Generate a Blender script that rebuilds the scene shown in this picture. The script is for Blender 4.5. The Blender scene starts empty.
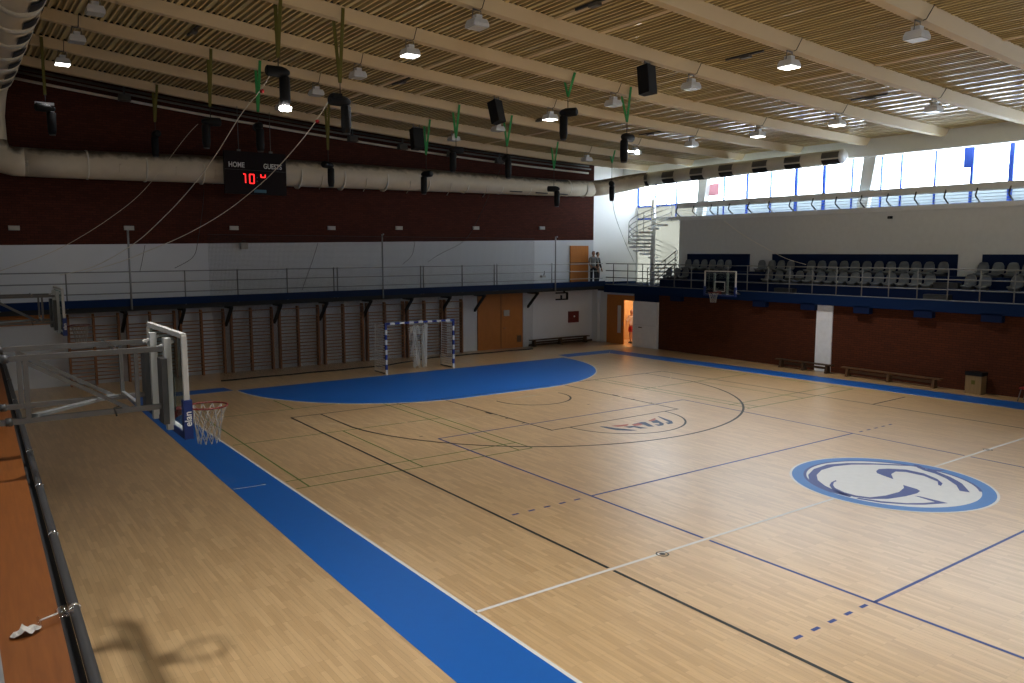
import bpy, bmesh, math, random
from mathutils import Vector, Matrix, Euler
random.seed(7)
scene = bpy.context.scene
col = scene.collection
PI = math.pi
# ------------------------------------------------------------------ camera
CX, CY, CZ = -15.5559, -8.5634, 4.8613
YAW, PIT, F = 0.6244, 0.1128, 785.715
cam_d = bpy.data.cameras.new('camera'); cam = bpy.data.objects.new('camera', cam_d); col.objects.link(cam)
cam.location = (CX, CY, CZ); cam.rotation_euler = (PI/2 - PIT, 0, -YAW)
cam_d.sensor_fit = 'HORIZONTAL'; cam_d.sensor_width = 36; cam_d.lens = F/1024*36; cam_d.clip_end = 300; cam_d.clip_start = .05
scene.camera = cam
_f = Vector((math.sin(YAW)*math.cos(PIT), math.cos(YAW)*math.cos(PIT), -math.sin(PIT)))
_r = Vector((math.cos(YAW), -math.sin(YAW), 0)); _u = _r.cross(_f)
def at(px, py, ax, v):
    """survey helper: the point of a photograph sight line on the plane ax = v"""
    d = _f*F + _r*(px-512) + _u*(341.5-py); i = 'xyz'.index(ax)
    c = Vector((CX, CY, CZ)); return c + d*((v-c[i])/d[i])
def zt(X): return 0.00165128*X*X - 0.06460233*X + 10.15429      # underside line of the roof deck
YG, S = 22.4, 3.16
BEAMS = [YG - S*k for k in range(0, 14)]
def tilt(X): return .007*X

# ------------------------------------------------------------------ materials
M = {}
def nodes(m):
    m.use_nodes = True; return m.node_tree.nodes, m.node_tree.links
def mat(name, c, rough=.6, metal=0, noise=.08, scale=6., spec=.5, bump=0, coat=0):
    m = bpy.data.materials.new(name); n, l = nodes(m); b = n['Principled BSDF']
    b.inputs['Roughness'].default_value = rough; b.inputs['Metallic'].default_value = metal
    b.inputs['Specular IOR Level'].default_value = spec
    if coat: b.inputs['Coat Weight'].default_value = coat; b.inputs['Coat Roughness'].default_value = .15
    tc = n.new('ShaderNodeTexCoord'); t = n.new('ShaderNodeTexNoise'); t.inputs['Scale'].default_value = scale; t.inputs['Detail'].default_value = 4
    l.new(tc.outputs['Object'], t.inputs['Vector'])
    r = n.new('ShaderNodeMix'); r.data_type = 'RGBA'
    r.inputs[6].default_value = tuple(x*(1-noise) for x in c)+(1,); r.inputs[7].default_value = tuple(min(1, x*(1+noise)) for x in c)+(1,)
    l.new(t.outputs['Fac'], r.inputs[0]); l.new(r.outputs[2], b.inputs['Base Color'])
    if bump:
        bp = n.new('ShaderNodeBump'); bp.inputs['Strength'].default_value = bump; l.new(t.outputs['Fac'], bp.inputs['Height']); l.new(bp.outputs[0], b.inputs['Normal'])
    M[name] = m; return m
def emis(name, c, s):
    m = bpy.data.materials.new(name); n, l = nodes(m); b = n['Principled BSDF']
    b.inputs['Base Color'].default_value = (*c, 1); b.inputs['Emission Color'].default_value = (*c, 1); b.inputs['Emission Strength'].default_value = s
    M[name] = m; return m
def brick(name, c1, c2, mortar, axis, bw=.25, bh=.085, rough=.85):
    m = bpy.data.materials.new(name); n, l = nodes(m); b = n['Principled BSDF']; b.inputs['Roughness'].default_value = rough
    b.inputs['Specular IOR Level'].default_value = .25
    tc = n.new('ShaderNodeTexCoord'); sp = n.new('ShaderNodeSeparateXYZ'); cb = n.new('ShaderNodeCombineXYZ')
    l.new(tc.outputs['Object'], sp.inputs[0]); l.new(sp.outputs['X' if axis == 'x' else 'Y'], cb.inputs[0]); l.new(sp.outputs['Z'], cb.inputs[1])
    t = n.new('ShaderNodeTexBrick'); l.new(cb.outputs[0], t.inputs['Vector']); t.inputs['Scale'].default_value = 1
    t.inputs['Brick Width'].default_value = bw; t.inputs['Row Height'].default_value = bh; t.inputs['Mortar Size'].default_value = .009
    t.inputs['Color1'].default_value = (*c1, 1); t.inputs['Color2'].default_value = (*c2, 1); t.inputs['Mortar'].default_value = (*mortar, 1)
    l.new(t.outputs['Color'], b.inputs['Base Color'])
    bp = n.new('ShaderNodeBump'); bp.inputs['Strength'].default_value = .3; bp.inputs['Distance'].default_value = .01; bp.invert = True
    l.new(t.outputs['Fac'], bp.inputs['Height']); l.new(bp.outputs[0], b.inputs['Normal'])
    M[name] = m; return m
def wood(name, c1, c2, axis='y', rough=.45, scale=3.):
    m = bpy.data.materials.new(name); n, l = nodes(m); b = n['Principled BSDF']; b.inputs['Roughness'].default_value = rough
    tc = n.new('ShaderNodeTexCoord'); mp = n.new('ShaderNodeMapping'); l.new(tc.outputs['Object'], mp.inputs[0])
    s = [12, 12, 12]; s['xyz'.index(axis)] = .8; mp.inputs['Scale'].default_value = s
    t = n.new('ShaderNodeTexNoise'); t.inputs['Scale'].default_value = scale; t.inputs['Detail'].default_value = 6; l.new(mp.outputs[0], t.inputs['Vector'])
    r = n.new('ShaderNodeValToRGB'); r.color_ramp.elements[0].color = (*c1, 1); r.color_ramp.elements[1].color = (*c2, 1)
    r.color_ramp.elements[0].position = .3; r.color_ramp.elements[1].position = .7
    l.new(t.outputs['Fac'], r.inputs[0]); l.new(r.outputs[0], b.inputs['Base Color']); M[name] = m; return m
def net(name, c, cell, thread, ax, diag=False):
    """real square mesh: threads opaque, openings see-through"""
    m = bpy.data.materials.new(name); n, l = nodes(m); b = n['Principled BSDF']; b.inputs['Base Color'].default_value = (*c, 1); b.inputs['Roughness'].default_value = .8
    tc = n.new('ShaderNodeTexCoord'); sp = n.new('ShaderNodeSeparateXYZ'); l.new(tc.outputs['Object'], sp.inputs[0])
    outs = []
    for a in ax:
        f = n.new('ShaderNodeMath'); f.operation = 'DIVIDE'; f.inputs[1].default_value = cell; l.new(sp.outputs[a.upper()], f.inputs[0])
        g = n.new('ShaderNodeMath'); g.operation = 'FRACT'; l.new(f.outputs[0], g.inputs[0])
        h = n.new('ShaderNodeMath'); h.operation = 'LESS_THAN'; h.inputs[1].default_value = thread/cell; l.new(g.outputs[0], h.inputs[0]); outs.append(h)
    mx = n.new('ShaderNodeMath'); mx.operation = 'MAXIMUM'; l.new(outs[0].outputs[0], mx.inputs[0]); l.new(outs[1].outputs[0], mx.inputs[1])
    tr = n.new('ShaderNodeBsdfTransparent'); ms = n.new('ShaderNodeMixShader'); l.new(mx.outputs[0], ms.inputs[0]); l.new(tr.outputs[0], ms.inputs[1]); l.new(b.outputs[0], ms.inputs[2])
    l.new(ms.outputs[0], n['Material Output'].inputs[0]); M[name] = m; return m
def glass(name, c=(1, 1, 1), refl=.08):
    m = bpy.data.materials.new(name); n, l = nodes(m); n.remove(n['Principled BSDF'])
    tr = n.new('ShaderNodeBsdfTransparent'); tr.inputs[0].default_value = (*c, 1); g = n.new('ShaderNodeBsdfGlossy'); g.inputs['Roughness'].default_value = .03
    ms = n.new('ShaderNodeMixShader'); ms.inputs[0].default_value = refl; l.new(tr.outputs[0], ms.inputs[1]); l.new(g.outputs[0], ms.inputs[2]); l.new(ms.outputs[0], n['Material Output'].inputs[0])
    M[name] = m; return m
def frosted(name, c):
    m = bpy.data.materials.new(name); n, l = nodes(m); n.remove(n['Principled BSDF'])
    tr = n.new('ShaderNodeBsdfTranslucent'); tr.inputs[0].default_value = (*c, 1); g = n.new('ShaderNodeBsdfDiffuse'); g.inputs[0].default_value = (*c, 1)
    ms = n.new('ShaderNodeMixShader'); ms.inputs[0].default_value = .3; l.new(tr.outputs[0], ms.inputs[1]); l.new(g.outputs[0], ms.inputs[2]); l.new(ms.outputs[0], n['Material Output'].inputs[0])
    M[name] = m; return m
def parquet(name):
    m = bpy.data.materials.new(name); n, l = nodes(m); b = n['Principled BSDF']
    tc = n.new('ShaderNodeTexCoord'); sp = n.new('ShaderNodeSeparateXYZ'); cb = n.new('ShaderNodeCombineXYZ'); l.new(tc.outputs['Object'], sp.inputs[0])
    l.new(sp.outputs['Y'], cb.inputs[0]); l.new(sp.outputs['X'], cb.inputs[1])
    t = n.new('ShaderNodeTexBrick'); t.inputs['Scale'].default_value = 1; t.inputs['Brick Width'].default_value = .62; t.inputs['Row Height'].default_value = .072
    t.inputs['Mortar Size'].default_value = .0012; t.offset_frequency = 3; t.offset = .37
    t.inputs['Color1'].default_value = (.57, .39, .20, 1); t.inputs['Color2'].default_value = (.46, .30, .145, 1); t.inputs['Mortar'].default_value = (.30, .18, .09, 1)
    l.new(cb.outputs[0], t.inputs['Vector'])
    mp = n.new('ShaderNodeMapping'); mp.inputs['Scale'].default_value = (14, .9, 1); l.new(tc.outputs['Object'], mp.inputs[0])
    no = n.new('ShaderNodeTexNoise'); no.inputs['Scale'].default_value = 2.2; no.inputs['Detail'].default_value = 5; l.new(mp.outputs[0], no.inputs['Vector'])
    mx = n.new('ShaderNodeMix'); mx.data_type = 'RGBA'; mx.blend_type = 'OVERLAY'; mx.inputs[0].default_value = .24
    l.new(t.outputs['Color'], mx.inputs[6]); l.new(no.outputs['Color'], mx.inputs[7])
    bw = n.new('ShaderNodeRGBToBW'); l.new(no.outputs['Color'], bw.inputs[0]); l.new(bw.outputs[0], mx.inputs[7])
    l.new(mx.outputs[2], b.inputs['Base Color'])
    b.inputs['Roughness'].default_value = .42; b.inputs['Specular IOR Level'].default_value = .5
    b.inputs['Coat Weight'].default_value = .85; b.inputs['Coat Roughness'].default_value = .30
    M[name] = m; return m

parquet('parquet')
brick('brick_dark', (.092, .022, .011), (.066, .015, .008), (.04, .012, .008), 'x')
brick('brick_brown', (.105, .028, .009), (.082, .022, .008), (.05, .015, .006), 'y')
mat('bright_wall', (.86, .87, .87), .85, noise=.02, scale=2)  # lighter copy of the wall white, daylight on the recess put into its colour
mat('white_wall', (.66, .68, .70), .85, noise=.03, scale=2)
mat('warm_white_wall', (.70, .68, .62), .85, noise=.03, scale=2)
mat('grey_wall', (.70, .72, .72), .85, noise=.06, scale=5)
mat('girder_white', (.78, .80, .79), .7, noise=.03)
mat('deck_gloss', (.68, .56, .30), .16, noise=.05, scale=.6, spec=.6)
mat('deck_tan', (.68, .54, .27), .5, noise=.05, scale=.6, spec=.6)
mat('deck_valley', (.40, .31, .145), .5, noise=.05, scale=.6)  # rib valleys in a darker tan, their shade put into the colour
mat('beam_tan', (.64, .52, .33), .6, noise=.05, scale=1)
mat('duct', (.62, .54, .41), .55, noise=.10, scale=3)
def dusty(m, k):
    n, l = nodes(m); b = n['Principled BSDF']; src = b.inputs['Base Color'].links[0].from_socket
    g = n.new('ShaderNodeNewGeometry'); sp = n.new('ShaderNodeSeparateXYZ'); l.new(g.outputs['Normal'], sp.inputs[0])
    t = n.new('ShaderNodeTexNoise'); t.inputs['Scale'].default_value = 3.5; t.inputs['Detail'].default_value = 5; tc = n.new('ShaderNodeTexCoord'); l.new(tc.outputs['Object'], t.inputs[0])
    ad = n.new('ShaderNodeMath'); ad.operation = 'MULTIPLY_ADD'; l.new(t.outputs['Fac'], ad.inputs[0]); ad.inputs[1].default_value = .7; l.new(sp.outputs['Z'], ad.inputs[2])
    mr = n.new('ShaderNodeMapRange'); mr.inputs['From Min'].default_value = .75; mr.inputs['From Max'].default_value = 1.15; l.new(ad.outputs[0], mr.inputs[0])
    mx = n.new('ShaderNodeMix'); mx.data_type = 'RGBA'; l.new(mr.outputs[0], mx.inputs[0]); l.new(src, mx.inputs[6]); mx.inputs[7].default_value = k; l.new(mx.outputs[2], b.inputs['Base Color'])
dusty(M['duct'], (.12, .09, .06, 1))
mat('duct_pale', (.66, .62, .52), .5, noise=.08, scale=3)
mat('dark_slot', (.02, .02, .022), .7)
mat('blue_floor', (.004, .105, .385), .45, noise=.04)
mat('white_line', (.62, .61, .58), .5, noise=.02)
mat('black_line', (.018, .020, .020), .45)
mat('navy_line', (.030, .060, .22), .45)
mat('green_line', (.085, .17, .030), .5)
mat('faint_line', (.70, .60, .45), .5)
mat('blue_paint', (.002, .018, .072), .75, spec=.2)
mat('navy_paint', (.005, .016, .062), .75, spec=.2)
mat('steel', (.17, .165, .155), .45, .5, noise=.12, scale=8)
mat('steel_dark', (.09, .09, .088), .5, .5, noise=.15, scale=8)
mat('galv', (.36, .37, .37), .4, .7, noise=.15, scale=10)
mat('rail_grey', (.30, .31, .31), .5, .3)
mat('rail_pale', (.19, .19, .185), .6, .1)
mat('black', (.008, .008, .009), .6, spec=.25)
mat('tube_dark', (.045, .043, .042), .5, spec=.3)
mat('black_matte', (.02, .02, .02), .9)
mat('board_white', (.52, .51, .48), .45)
mat('pad_blue', (.010, .03, .15), .5)
mat('hoop_red', (.13, .013, .009), .5)
mat('cord', (.30, .29, .27), .9)
mat('rope', (.75, .70, .60), .8)
mat('cable_dark', (.05, .045, .04), .8)
mat('strap_yellow', (.13, .115, .012), .7)
mat('strap_green', (.03, .28, .07), .7)
mat('lamp_grey', (.72, .73, .74), .4, .1)
mat('lamp_lens_off', (.60, .61, .60), .25)
emis('lamp_lens', (1, .97, .92), 9)
emis('spot_lens', (1, .97, .93), 30)
mat('chrome', (.7, .7, .7), .2, 1)
mat('seat_grey', (.15, .17, .19), .55, spec=.3)
wood('bar_wood', (.23, .09, .030), (.32, .14, .052), 'z', .5)
wood('rung_wood', (.32, .155, .06), (.42, .21, .085), 'x', .5)
wood('orange_wood', (.46, .16, .022), (.56, .21, .035), 'z', .45)
wood('dark_bench', (.055, .030, .014), (.08, .045, .02), 'x', .5)
wood('bench_wood', (.11, .055, .022), (.15, .08, .034), 'y', .5)
wood('ledge_wood', (.165, .052, .009), (.215, .072, .014), 'y', .42)
wood('bin_wood', (.25, .16, .07), (.30, .20, .09), 'z', .6)
mat('goal_blue', (.012, .035, .22), .4)
mat('goal_white', (.68, .68, .66), .4)
mat('frame_blue', (.035, .10, .50), .5)
mat('red', (.30, .012, .012), .5)
mat('dark_red', (.16, .012, .010), .5)
mat('sign_grey', (.45, .43, .38), .6)
mat('skin', (.42, .24, .16), .5)
mat('hair', (.02, .013, .01), .6)
mat('shirt_grey', (.33, .35, .36), .9)
mat('shirt_black', (.018, .018, .02), .9)
mat('jeans', (.03, .035, .05), .9)
mat('shirt_white', (.75, .73, .70), .9)
mat('shorts_red', (.35, .015, .015), .8)
mat('shoe', (.05, .05, .05), .6)
mat('tissue', (.48, .45, .41), .7, bump=.3)
mat('pink', (.75, .45, .45), .6)
mat('scoreboard', (.010, .004, .005), .5, spec=.2)
mat('letter_white', (.75, .75, .72), .6)
emis('led_red', (1, .03, .03), 1.6)
emis('led_off', (.18, .17, .17), .02)
mat('led_blue', (.05, .16, .22), .4)
emis('door_light', (1, .85, .6), 14)
mat('corridor', (.52, .30, .12), .7)
mat('emblem_blue', (.035, .16, .42), .4)
mat('emblem_navy', (.02, .04, .20), .4)
mat('emblem_white', (.60, .60, .585), .4)
mat('logo_red', (.42, .14, .11), .5)
mat('logo_navy', (.06, .09, .15), .5)
mat('sheet_white', (.86, .87, .88), .6)
glass('pane_clear', (1, 1, 1), .05)
glass('board_glass', (.72, .78, .76), .10)
glass('cup_plastic', (.93, .92, .90), .18)
frosted('pane_cream', (.34, .325, .29))
frosted('pink_film', (.50, .34, .36))
frosted('pane_frosted', (.36, .385, .40))
net('net_black', (.012, .012, .012), .05, .005, 'xz')
net('net_white_x', (.8, .8, .78), .08, .030, 'xz')
net('net_white_y', (.8, .8, .78), .10, .022, 'yz')

# ------------------------------------------------------------------ mesh builder
class MB:
    def __init__(s): s.v = []; s.f = []; s.m = []; s.sm = []
    def add(s, vs, fs, mi=0, smooth=False):
        o = len(s.v); s.v += [tuple(v) for v in vs]
        for f in fs: s.f.append([i+o for i in f]); s.m.append(mi); s.sm.append(smooth)
        return s
    def box(s, a, b, mi=0, R=None, o=(0, 0, 0)):
        (x0, y0, z0), (x1, y1, z1) = a, b
        v = [(x0, y0, z0), (x1, y0, z0), (x1, y1, z0), (x0, y1, z0), (x0, y0, z1), (x1, y0, z1), (x1, y1, z1), (x0, y1, z1)]
        if R is not None: v = [tuple(R @ Vector(p) + Vector(o)) for p in v]
        return s.add(v, [(0, 3, 2, 1), (4, 5, 6, 7), (0, 1, 5, 4), (1, 2, 6, 5), (2, 3, 7, 6), (3, 0, 4, 7)], mi)
    def bar(s, p, q, w, h=None, mi=0, up=(0, 0, 1)):
        """rectangular bar from p to q"""
        p, q = Vector(p), Vector(q); h = h or w; d = (q-p).normalized(); up = Vector(up)
        if abs(d.dot(up)) > .98: up = Vector((0, 1, 0))
        a = d.cross(up).normalized()*w/2; b = a.cross(d).normalized()*h/2
        v = [p-a-b, p+a-b, p+a+b, p-a+b, q-a-b, q+a-b, q+a+b, q-a+b]
        return s.add(v, [(0, 1, 2, 3), (7, 6, 5, 4), (0, 4, 5, 1), (1, 5, 6, 2), (2, 6, 7, 3), (3, 7, 4, 0)], mi)
    def tube(s, pts, r, n=8, mi=0, closed=False, caps=True):
        pts = [Vector(p) for p in pts]; N = len(pts); rs = r if isinstance(r, (list, tuple)) else [r]*N
        o = len(s.v); prev = None
        for i, p in enumerate(pts):
            if closed: d = pts[(i+1) % N]-pts[i-1]
            else: d = pts[min(i+1, N-1)]-pts[max(i-1, 0)]
            d.normalize()
            if prev is None:
                u = Vector((0, 0, 1)) if abs(d.z) < .9 else Vector((1, 0, 0))
                a = d.cross(u).normalized()
            else: a = (prev-d*prev.dot(d)).normalized()
            prev = a; b = d.cross(a)
            for k in range(n):
                t = 2*PI*k/n; s.v.append(tuple(p+(a*math.cos(t)+b*math.sin(t))*rs[i]))
        for i in range(N if closed else N-1):
            j = (i+1) % N
            for k in range(n):
                k2 = (k+1) % n; s.f.append([o+i*n+k, o+i*n+k2, o+j*n+k2, o+j*n+k]); s.m.append(mi); s.sm.append(n > 4)
        if caps and not closed:
            s.f.append([o+k for k in range(n)][::-1]); s.m.append(mi); s.sm.append(False)
            s.f.append([o+(N-1)*n+k for k in range(n)]); s.m.append(mi); s.sm.append(False)
        return s
    def lathe(s, prof, n=16, o=(0, 0, 0), R=None, mi=0):
        b0 = len(s.v); o = Vector(o)
        for r, z in prof:
            for k in range(n):
                t = 2*PI*k/n; p = Vector((r*math.cos(t), r*math.sin(t), z)); p = (R @ p if R is not None else p)+o; s.v.append(tuple(p))
        for i in range(len(prof)-1):
            for k in range(n):
                k2 = (k+1) % n; s.f.append([b0+i*n+k, b0+i*n+k2, b0+(i+1)*n+k2, b0+(i+1)*n+k]); s.m.append(mi); s.sm.append(True)
        s.f.append([b0+k for k in range(n)][::-1]); s.m.append(mi); s.sm.append(False)
        e = b0+(len(prof)-1)*n; s.f.append([e+k for k in range(n)]); s.m.append(mi); s.sm.append(False)
        return s
    def prism(s, poly, axis, a, b, mi=0):
        """extrude a 2-D polygon; axis 'x': poly=(y,z), 'y': (x,z), 'z': (x,y)"""
        def P(p, t): return {'x': (t, p[0], p[1]), 'y': (p[0], t, p[1]), 'z': (p[0], p[1], t)}[axis]
        n = len(poly); v = [P(p, a) for p in poly]+[P(p, b) for p in poly]
        f = [tuple(range(n))[::-1], tuple(range(n, 2*n))]+[(i, (i+1) % n, n+(i+1) % n, n+i) for i in range(n)]
        return s.add(v, f, mi)
    def build(s, name, mats, parent=None, smooth=None):
        me = bpy.data.meshes.new(name); me.from_pydata(s.v, [], s.f)
        if not isinstance(mats, (list, tuple)): mats = [mats]
        for m in mats: me.materials.append(M[m])
        for p, mi, sm in zip(me.polygons, s.m, s.sm): p.material_index = mi; p.use_smooth = sm
        bm = bmesh.new(); bm.from_mesh(me); bmesh.ops.recalc_face_normals(bm, faces=bm.faces); bm.to_mesh(me); bm.free()
        o = bpy.data.objects.new(name, me); col.objects.link(o)
        if parent is not None: o.parent = parent; o.matrix_parent_inverse = Matrix.Translation(parent.location).inverted() if parent.get('_abs') else Matrix()
        return o
def tag(o, label=None, cat=None, group=None, kind=None):
    if label: o['label'] = label
    if cat: o['category'] = cat
    if group: o['group'] = group
    if kind: o['kind'] = kind
    return o
def thing(name, label, cat, loc=(0, 0, 0), rz=0, group=None):
    o = bpy.data.objects.new(name, None); col.objects.link(o); o.location = loc; o.rotation_euler = (0, 0, rz); o.empty_display_size = .2
    return tag(o, label, cat, group)
def struct(name, mb, mats, label=None, parent=None):
    o = mb.build(name, mats, parent); o['kind'] = 'structure'
    if label: o['label'] = label
    return o
def kids(o): return [c for c in bpy.data.objects if c.parent == o]
def dup(root, loc, rz=None, label=None):
    r = root.copy(); col.objects.link(r); r.location = loc
    if rz is not None: r.rotation_euler = (0, 0, rz)
    if label: r['label'] = label
    for ch in kids(root):
        c = ch.copy(); col.objects.link(c); c.parent = r
        for g in kids(ch):
            d = g.copy(); col.objects.link(d); d.parent = c
    return r
ORD = ['first', 'second', 'third', 'fourth', 'fifth', 'sixth', 'seventh', 'eighth', 'ninth', 'tenth', 'eleventh', 'twelfth', 'thirteenth', 'fourteenth', 'fifteenth', 'sixteenth', 'seventeenth', 'eighteenth', 'nineteenth', 'twentieth']
def textmesh(body, size, name, m, parent, mw, ext=.003, sx=1):
    cu = bpy.data.curves.new(name, 'FONT'); cu.body = body; cu.size = size; cu.extrude = ext; cu.offset = size*.018; cu.align_x = 'CENTER'; cu.align_y = 'CENTER'
    t = bpy.data.objects.new(name, cu); col.objects.link(t); bpy.context.view_layer.update()
    me = bpy.data.meshes.new_from_object(t.evaluated_get(bpy.context.evaluated_depsgraph_get())); bpy.data.objects.remove(t)
    me.transform(mw @ Matrix.Diagonal((sx, 1, 1, 1))); me.materials.clear(); me.materials.append(M[m]); me.name = name
    o = bpy.data.objects.new(name, me); col.objects.link(o); o.parent = parent; return o

# ================================================================== THE SETTING
# ---- floor and its painted markings
fl = struct('floor', MB().box((-17.2, -24, -.2), (16.5, 24.6, 0)), 'parquet', 'glossy pale parquet sports floor with painted court lines')
def flat(name, polys, m, z, parent=fl):
    b = MB()
    for p in polys: b.add([(x, y, z) for x, y in p], [tuple(range(len(p)))])
    o = b.build(name, m, parent); return o
def seg(p, q, w=.058, ext=0):
    p, q = Vector(p), Vector(q); d = (q-p).normalized(); n = Vector((-d.y, d.x))*w/2; p = p-d*ext; q = q+d*ext
    return [tuple(p+n), tuple(p-n), tuple(q-n), tuple(q+n)]
def arc(c, r, a0, a1, w=.058, n=48):
    out = []
    for i in range(n):
        t0, t1 = (math.radians(a0+(a1-a0)*k/n) for k in (i, i+1))
        out.append([(c[0]+R*math.cos(t), c[1]+R*math.sin(t)) for R, t in ((r-w/2, t0), (r+w/2, t0), (r+w/2, t1), (r-w/2, t1))])
    return out
G0, G1, GY = -1.40, 1.60, 19.47
# blue border
bord = [[(-10.03, -24), (-11.3, -24), (-11.1, 2.8), (-10.85, 20.35), (-10.0, 20.35)], [(-10.0, 19.47), (-10.0, 20.35), (-7.62, 20.30), (-7.50, 19.47)],
        [(7.9, 19.47), (7.95, 20.33), (11.35, 20.33), (10.4, 19.4)], [(10.43, 19.4), (11.36, 20.33), (12.68, 2.1), (13.0, -5), (13.4, -24), (12.4, -24), (11.7, -5), (11.37, 1.7)]]
o = flat('border_strip', bord, 'blue_floor', .0016); o['label'] = 'blue painted border strip along the court edges'
ga = [(G1+6*math.cos(t), GY-6*math.sin(t)) for t in [PI/2*k/24 for k in range(25)]]+[(G0-6*math.cos(t), GY-6*math.sin(t)) for t in [PI/2*(24-k)/24 for k in range(25)]]
o = flat('goal_area', [ga], 'blue_floor', .0018); o['label'] = 'blue painted goal area in front of the handball goal'
W = []
W += [seg((-10, -24), (-10, 20.3)), seg((-10, GY), (-7.5, GY)), seg((G1+6, GY), (10.4, GY)), seg((10.4, 19.5), (11.37, 1.7)), seg((11.37, 1.7), (12.3, -20)), seg((-10, 0), (-1.5, 0), .06), seg((2.5, 0), (11.6, 0), .06)]
W += arc((G1, GY), 6, -90, 0)+arc((G0, GY), 6, 180, 270)+[seg((G0, GY-6), (G1, GY-6))]
W += [seg((-11.0, 7.6), (-10.35, 7.54), .03), seg((G0+1, GY-7), (G1-1, GY-7))]
flat('handball_line', W, 'white_line', .0034)
D = []
for c, a0, a1 in (((G0, GY), 200, 270), ((G1, GY), 270, 340)):
    k = a0
    while k < a1: D += arc(c, 9, k, k+1.6, .05, 3); k += 3.2
flat('free_throw_dash', D, 'faint_line', .0030)
BL = 13.81
Bk = [seg((-7.5, -24), (-7.5, -.06), .06), seg((-7.5, .06), (-7.5, BL), .06), seg((-7.5, BL), (8.2, BL)), seg((8.2, BL), (8.4, 6)), seg((8.4, 6), (8.7, -8)),
      seg((-2.36, BL), (-2.27, 8)), seg((2.77, BL), (2.77, 8)), seg((-2.3, 8), (2.8, 8)), seg((-6.58, BL), (-6.57, 11.57)), seg((7.21, BL), (7.21, 11.5)), seg((8.39, 4.86), (10.55, 4.92), .06)]
Bk += arc((.27, 8.0), 1.9, 180, 360)+arc((.25, 12.25), 1.32, 172, 368, .065)+arc((.33, 12.42), 6.95, 187, 353, .07, 80)
Bk += [seg((-2.36, 10.78), (-2.36, 11.1), .12), seg((2.8, 10.75), (2.8, 11.05), .12)]
for y in (12.1, 10.0, 9.2): Bk += [seg((-2.42, y), (-2.30, y), .06), seg((2.72, y), (2.86, y), .06)]
flat('basketball_line', Bk, 'black_line', .0026)
V1, V2 = -5.30, 4.10
Vl = [seg((V1, -8.98), (V1, -.07)), seg((V1, .07), (V1, 8.98)), seg((V2, -8.98), (V2, -.07)), seg((V2, .07), (V2, 8.98)), seg((V1, 8.98), (V2, 8.98)), seg((V1, -8.98), (V2, -8.98)), seg((V1, 2.95), (V2, 2.95)), seg((V1, -3), (V2, -3), .05)]
for y in (2.94, -2.98):
    e_ = .30 if y > 0 else .16
    for k in range(5): Vl += [seg((V1-e_-.3775*k, y), (V1-e_-.155-.3775*k, y)), seg((V2+.30+.375*k, y), (V2+.47+.375*k, y))]
flat('volleyball_line', Vl, 'navy_line', .0022)
Gr = [seg((-9.65, 6.85), (-9.6, 15.05), .04), seg((-9.93, 7.5), (-3.9, 7.45), .04), seg((-9.93, 6.88), (-3.9, 6.75), .04), seg((-6.97, 6.84), (-6.97, 11.3), .04), seg((-9.9, 11.4), (-3.9, 11.2), .04),
      seg((-9.3, 15.06), (-5.3, 15.04), .04), seg((-4.29, 6.75), (-4.3, 14.2), .04), seg((-3.9, 6.75), (-3.92, 14.0), .04), seg((-6.97, 15.05), (-6.99, 16.8), .04),
      seg((4.43, 13.75), (4.74, 6.8), .04), seg((4.8, 13.5), (5.13, 6.8), .04), seg((4.6, 7.5), (10.56, 7.58), .04), seg((4.57, 6.77), (10.65, 6.85), .04), seg((4.5, 11.26), (10.3, 11.26), .04), seg((10.3, 15), (10.6, 6.85), .04), seg((7.6, 6.8), (7.45, 11.26), .04)]
flat('badminton_line', Gr, 'green_line', .0020)
# floor sockets
b = MB()
for x, y, r in ((-6.4, -.03, .11), (5.15, 0, .11), (-5.55, 9.45, .05), (1.0, 10.2, .05)):
    for k in range(1): b.add([(x+R*math.cos(2*PI*i/20), y+R*math.sin(2*PI*i/20), .0042) for R in (r, r*.78) for i in range(20)], [(i, (i+1) % 20, 20+(i+1) % 20, 20+i) for i in range(20)])
    b.add([(x+r*.45*math.cos(2*PI*i/20), y+r*.45*math.sin(2*PI*i/20), .0044) for i in range(20)], [tuple(range(20))])
b.build('socket_cover', 'steel_dark', fl)
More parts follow.
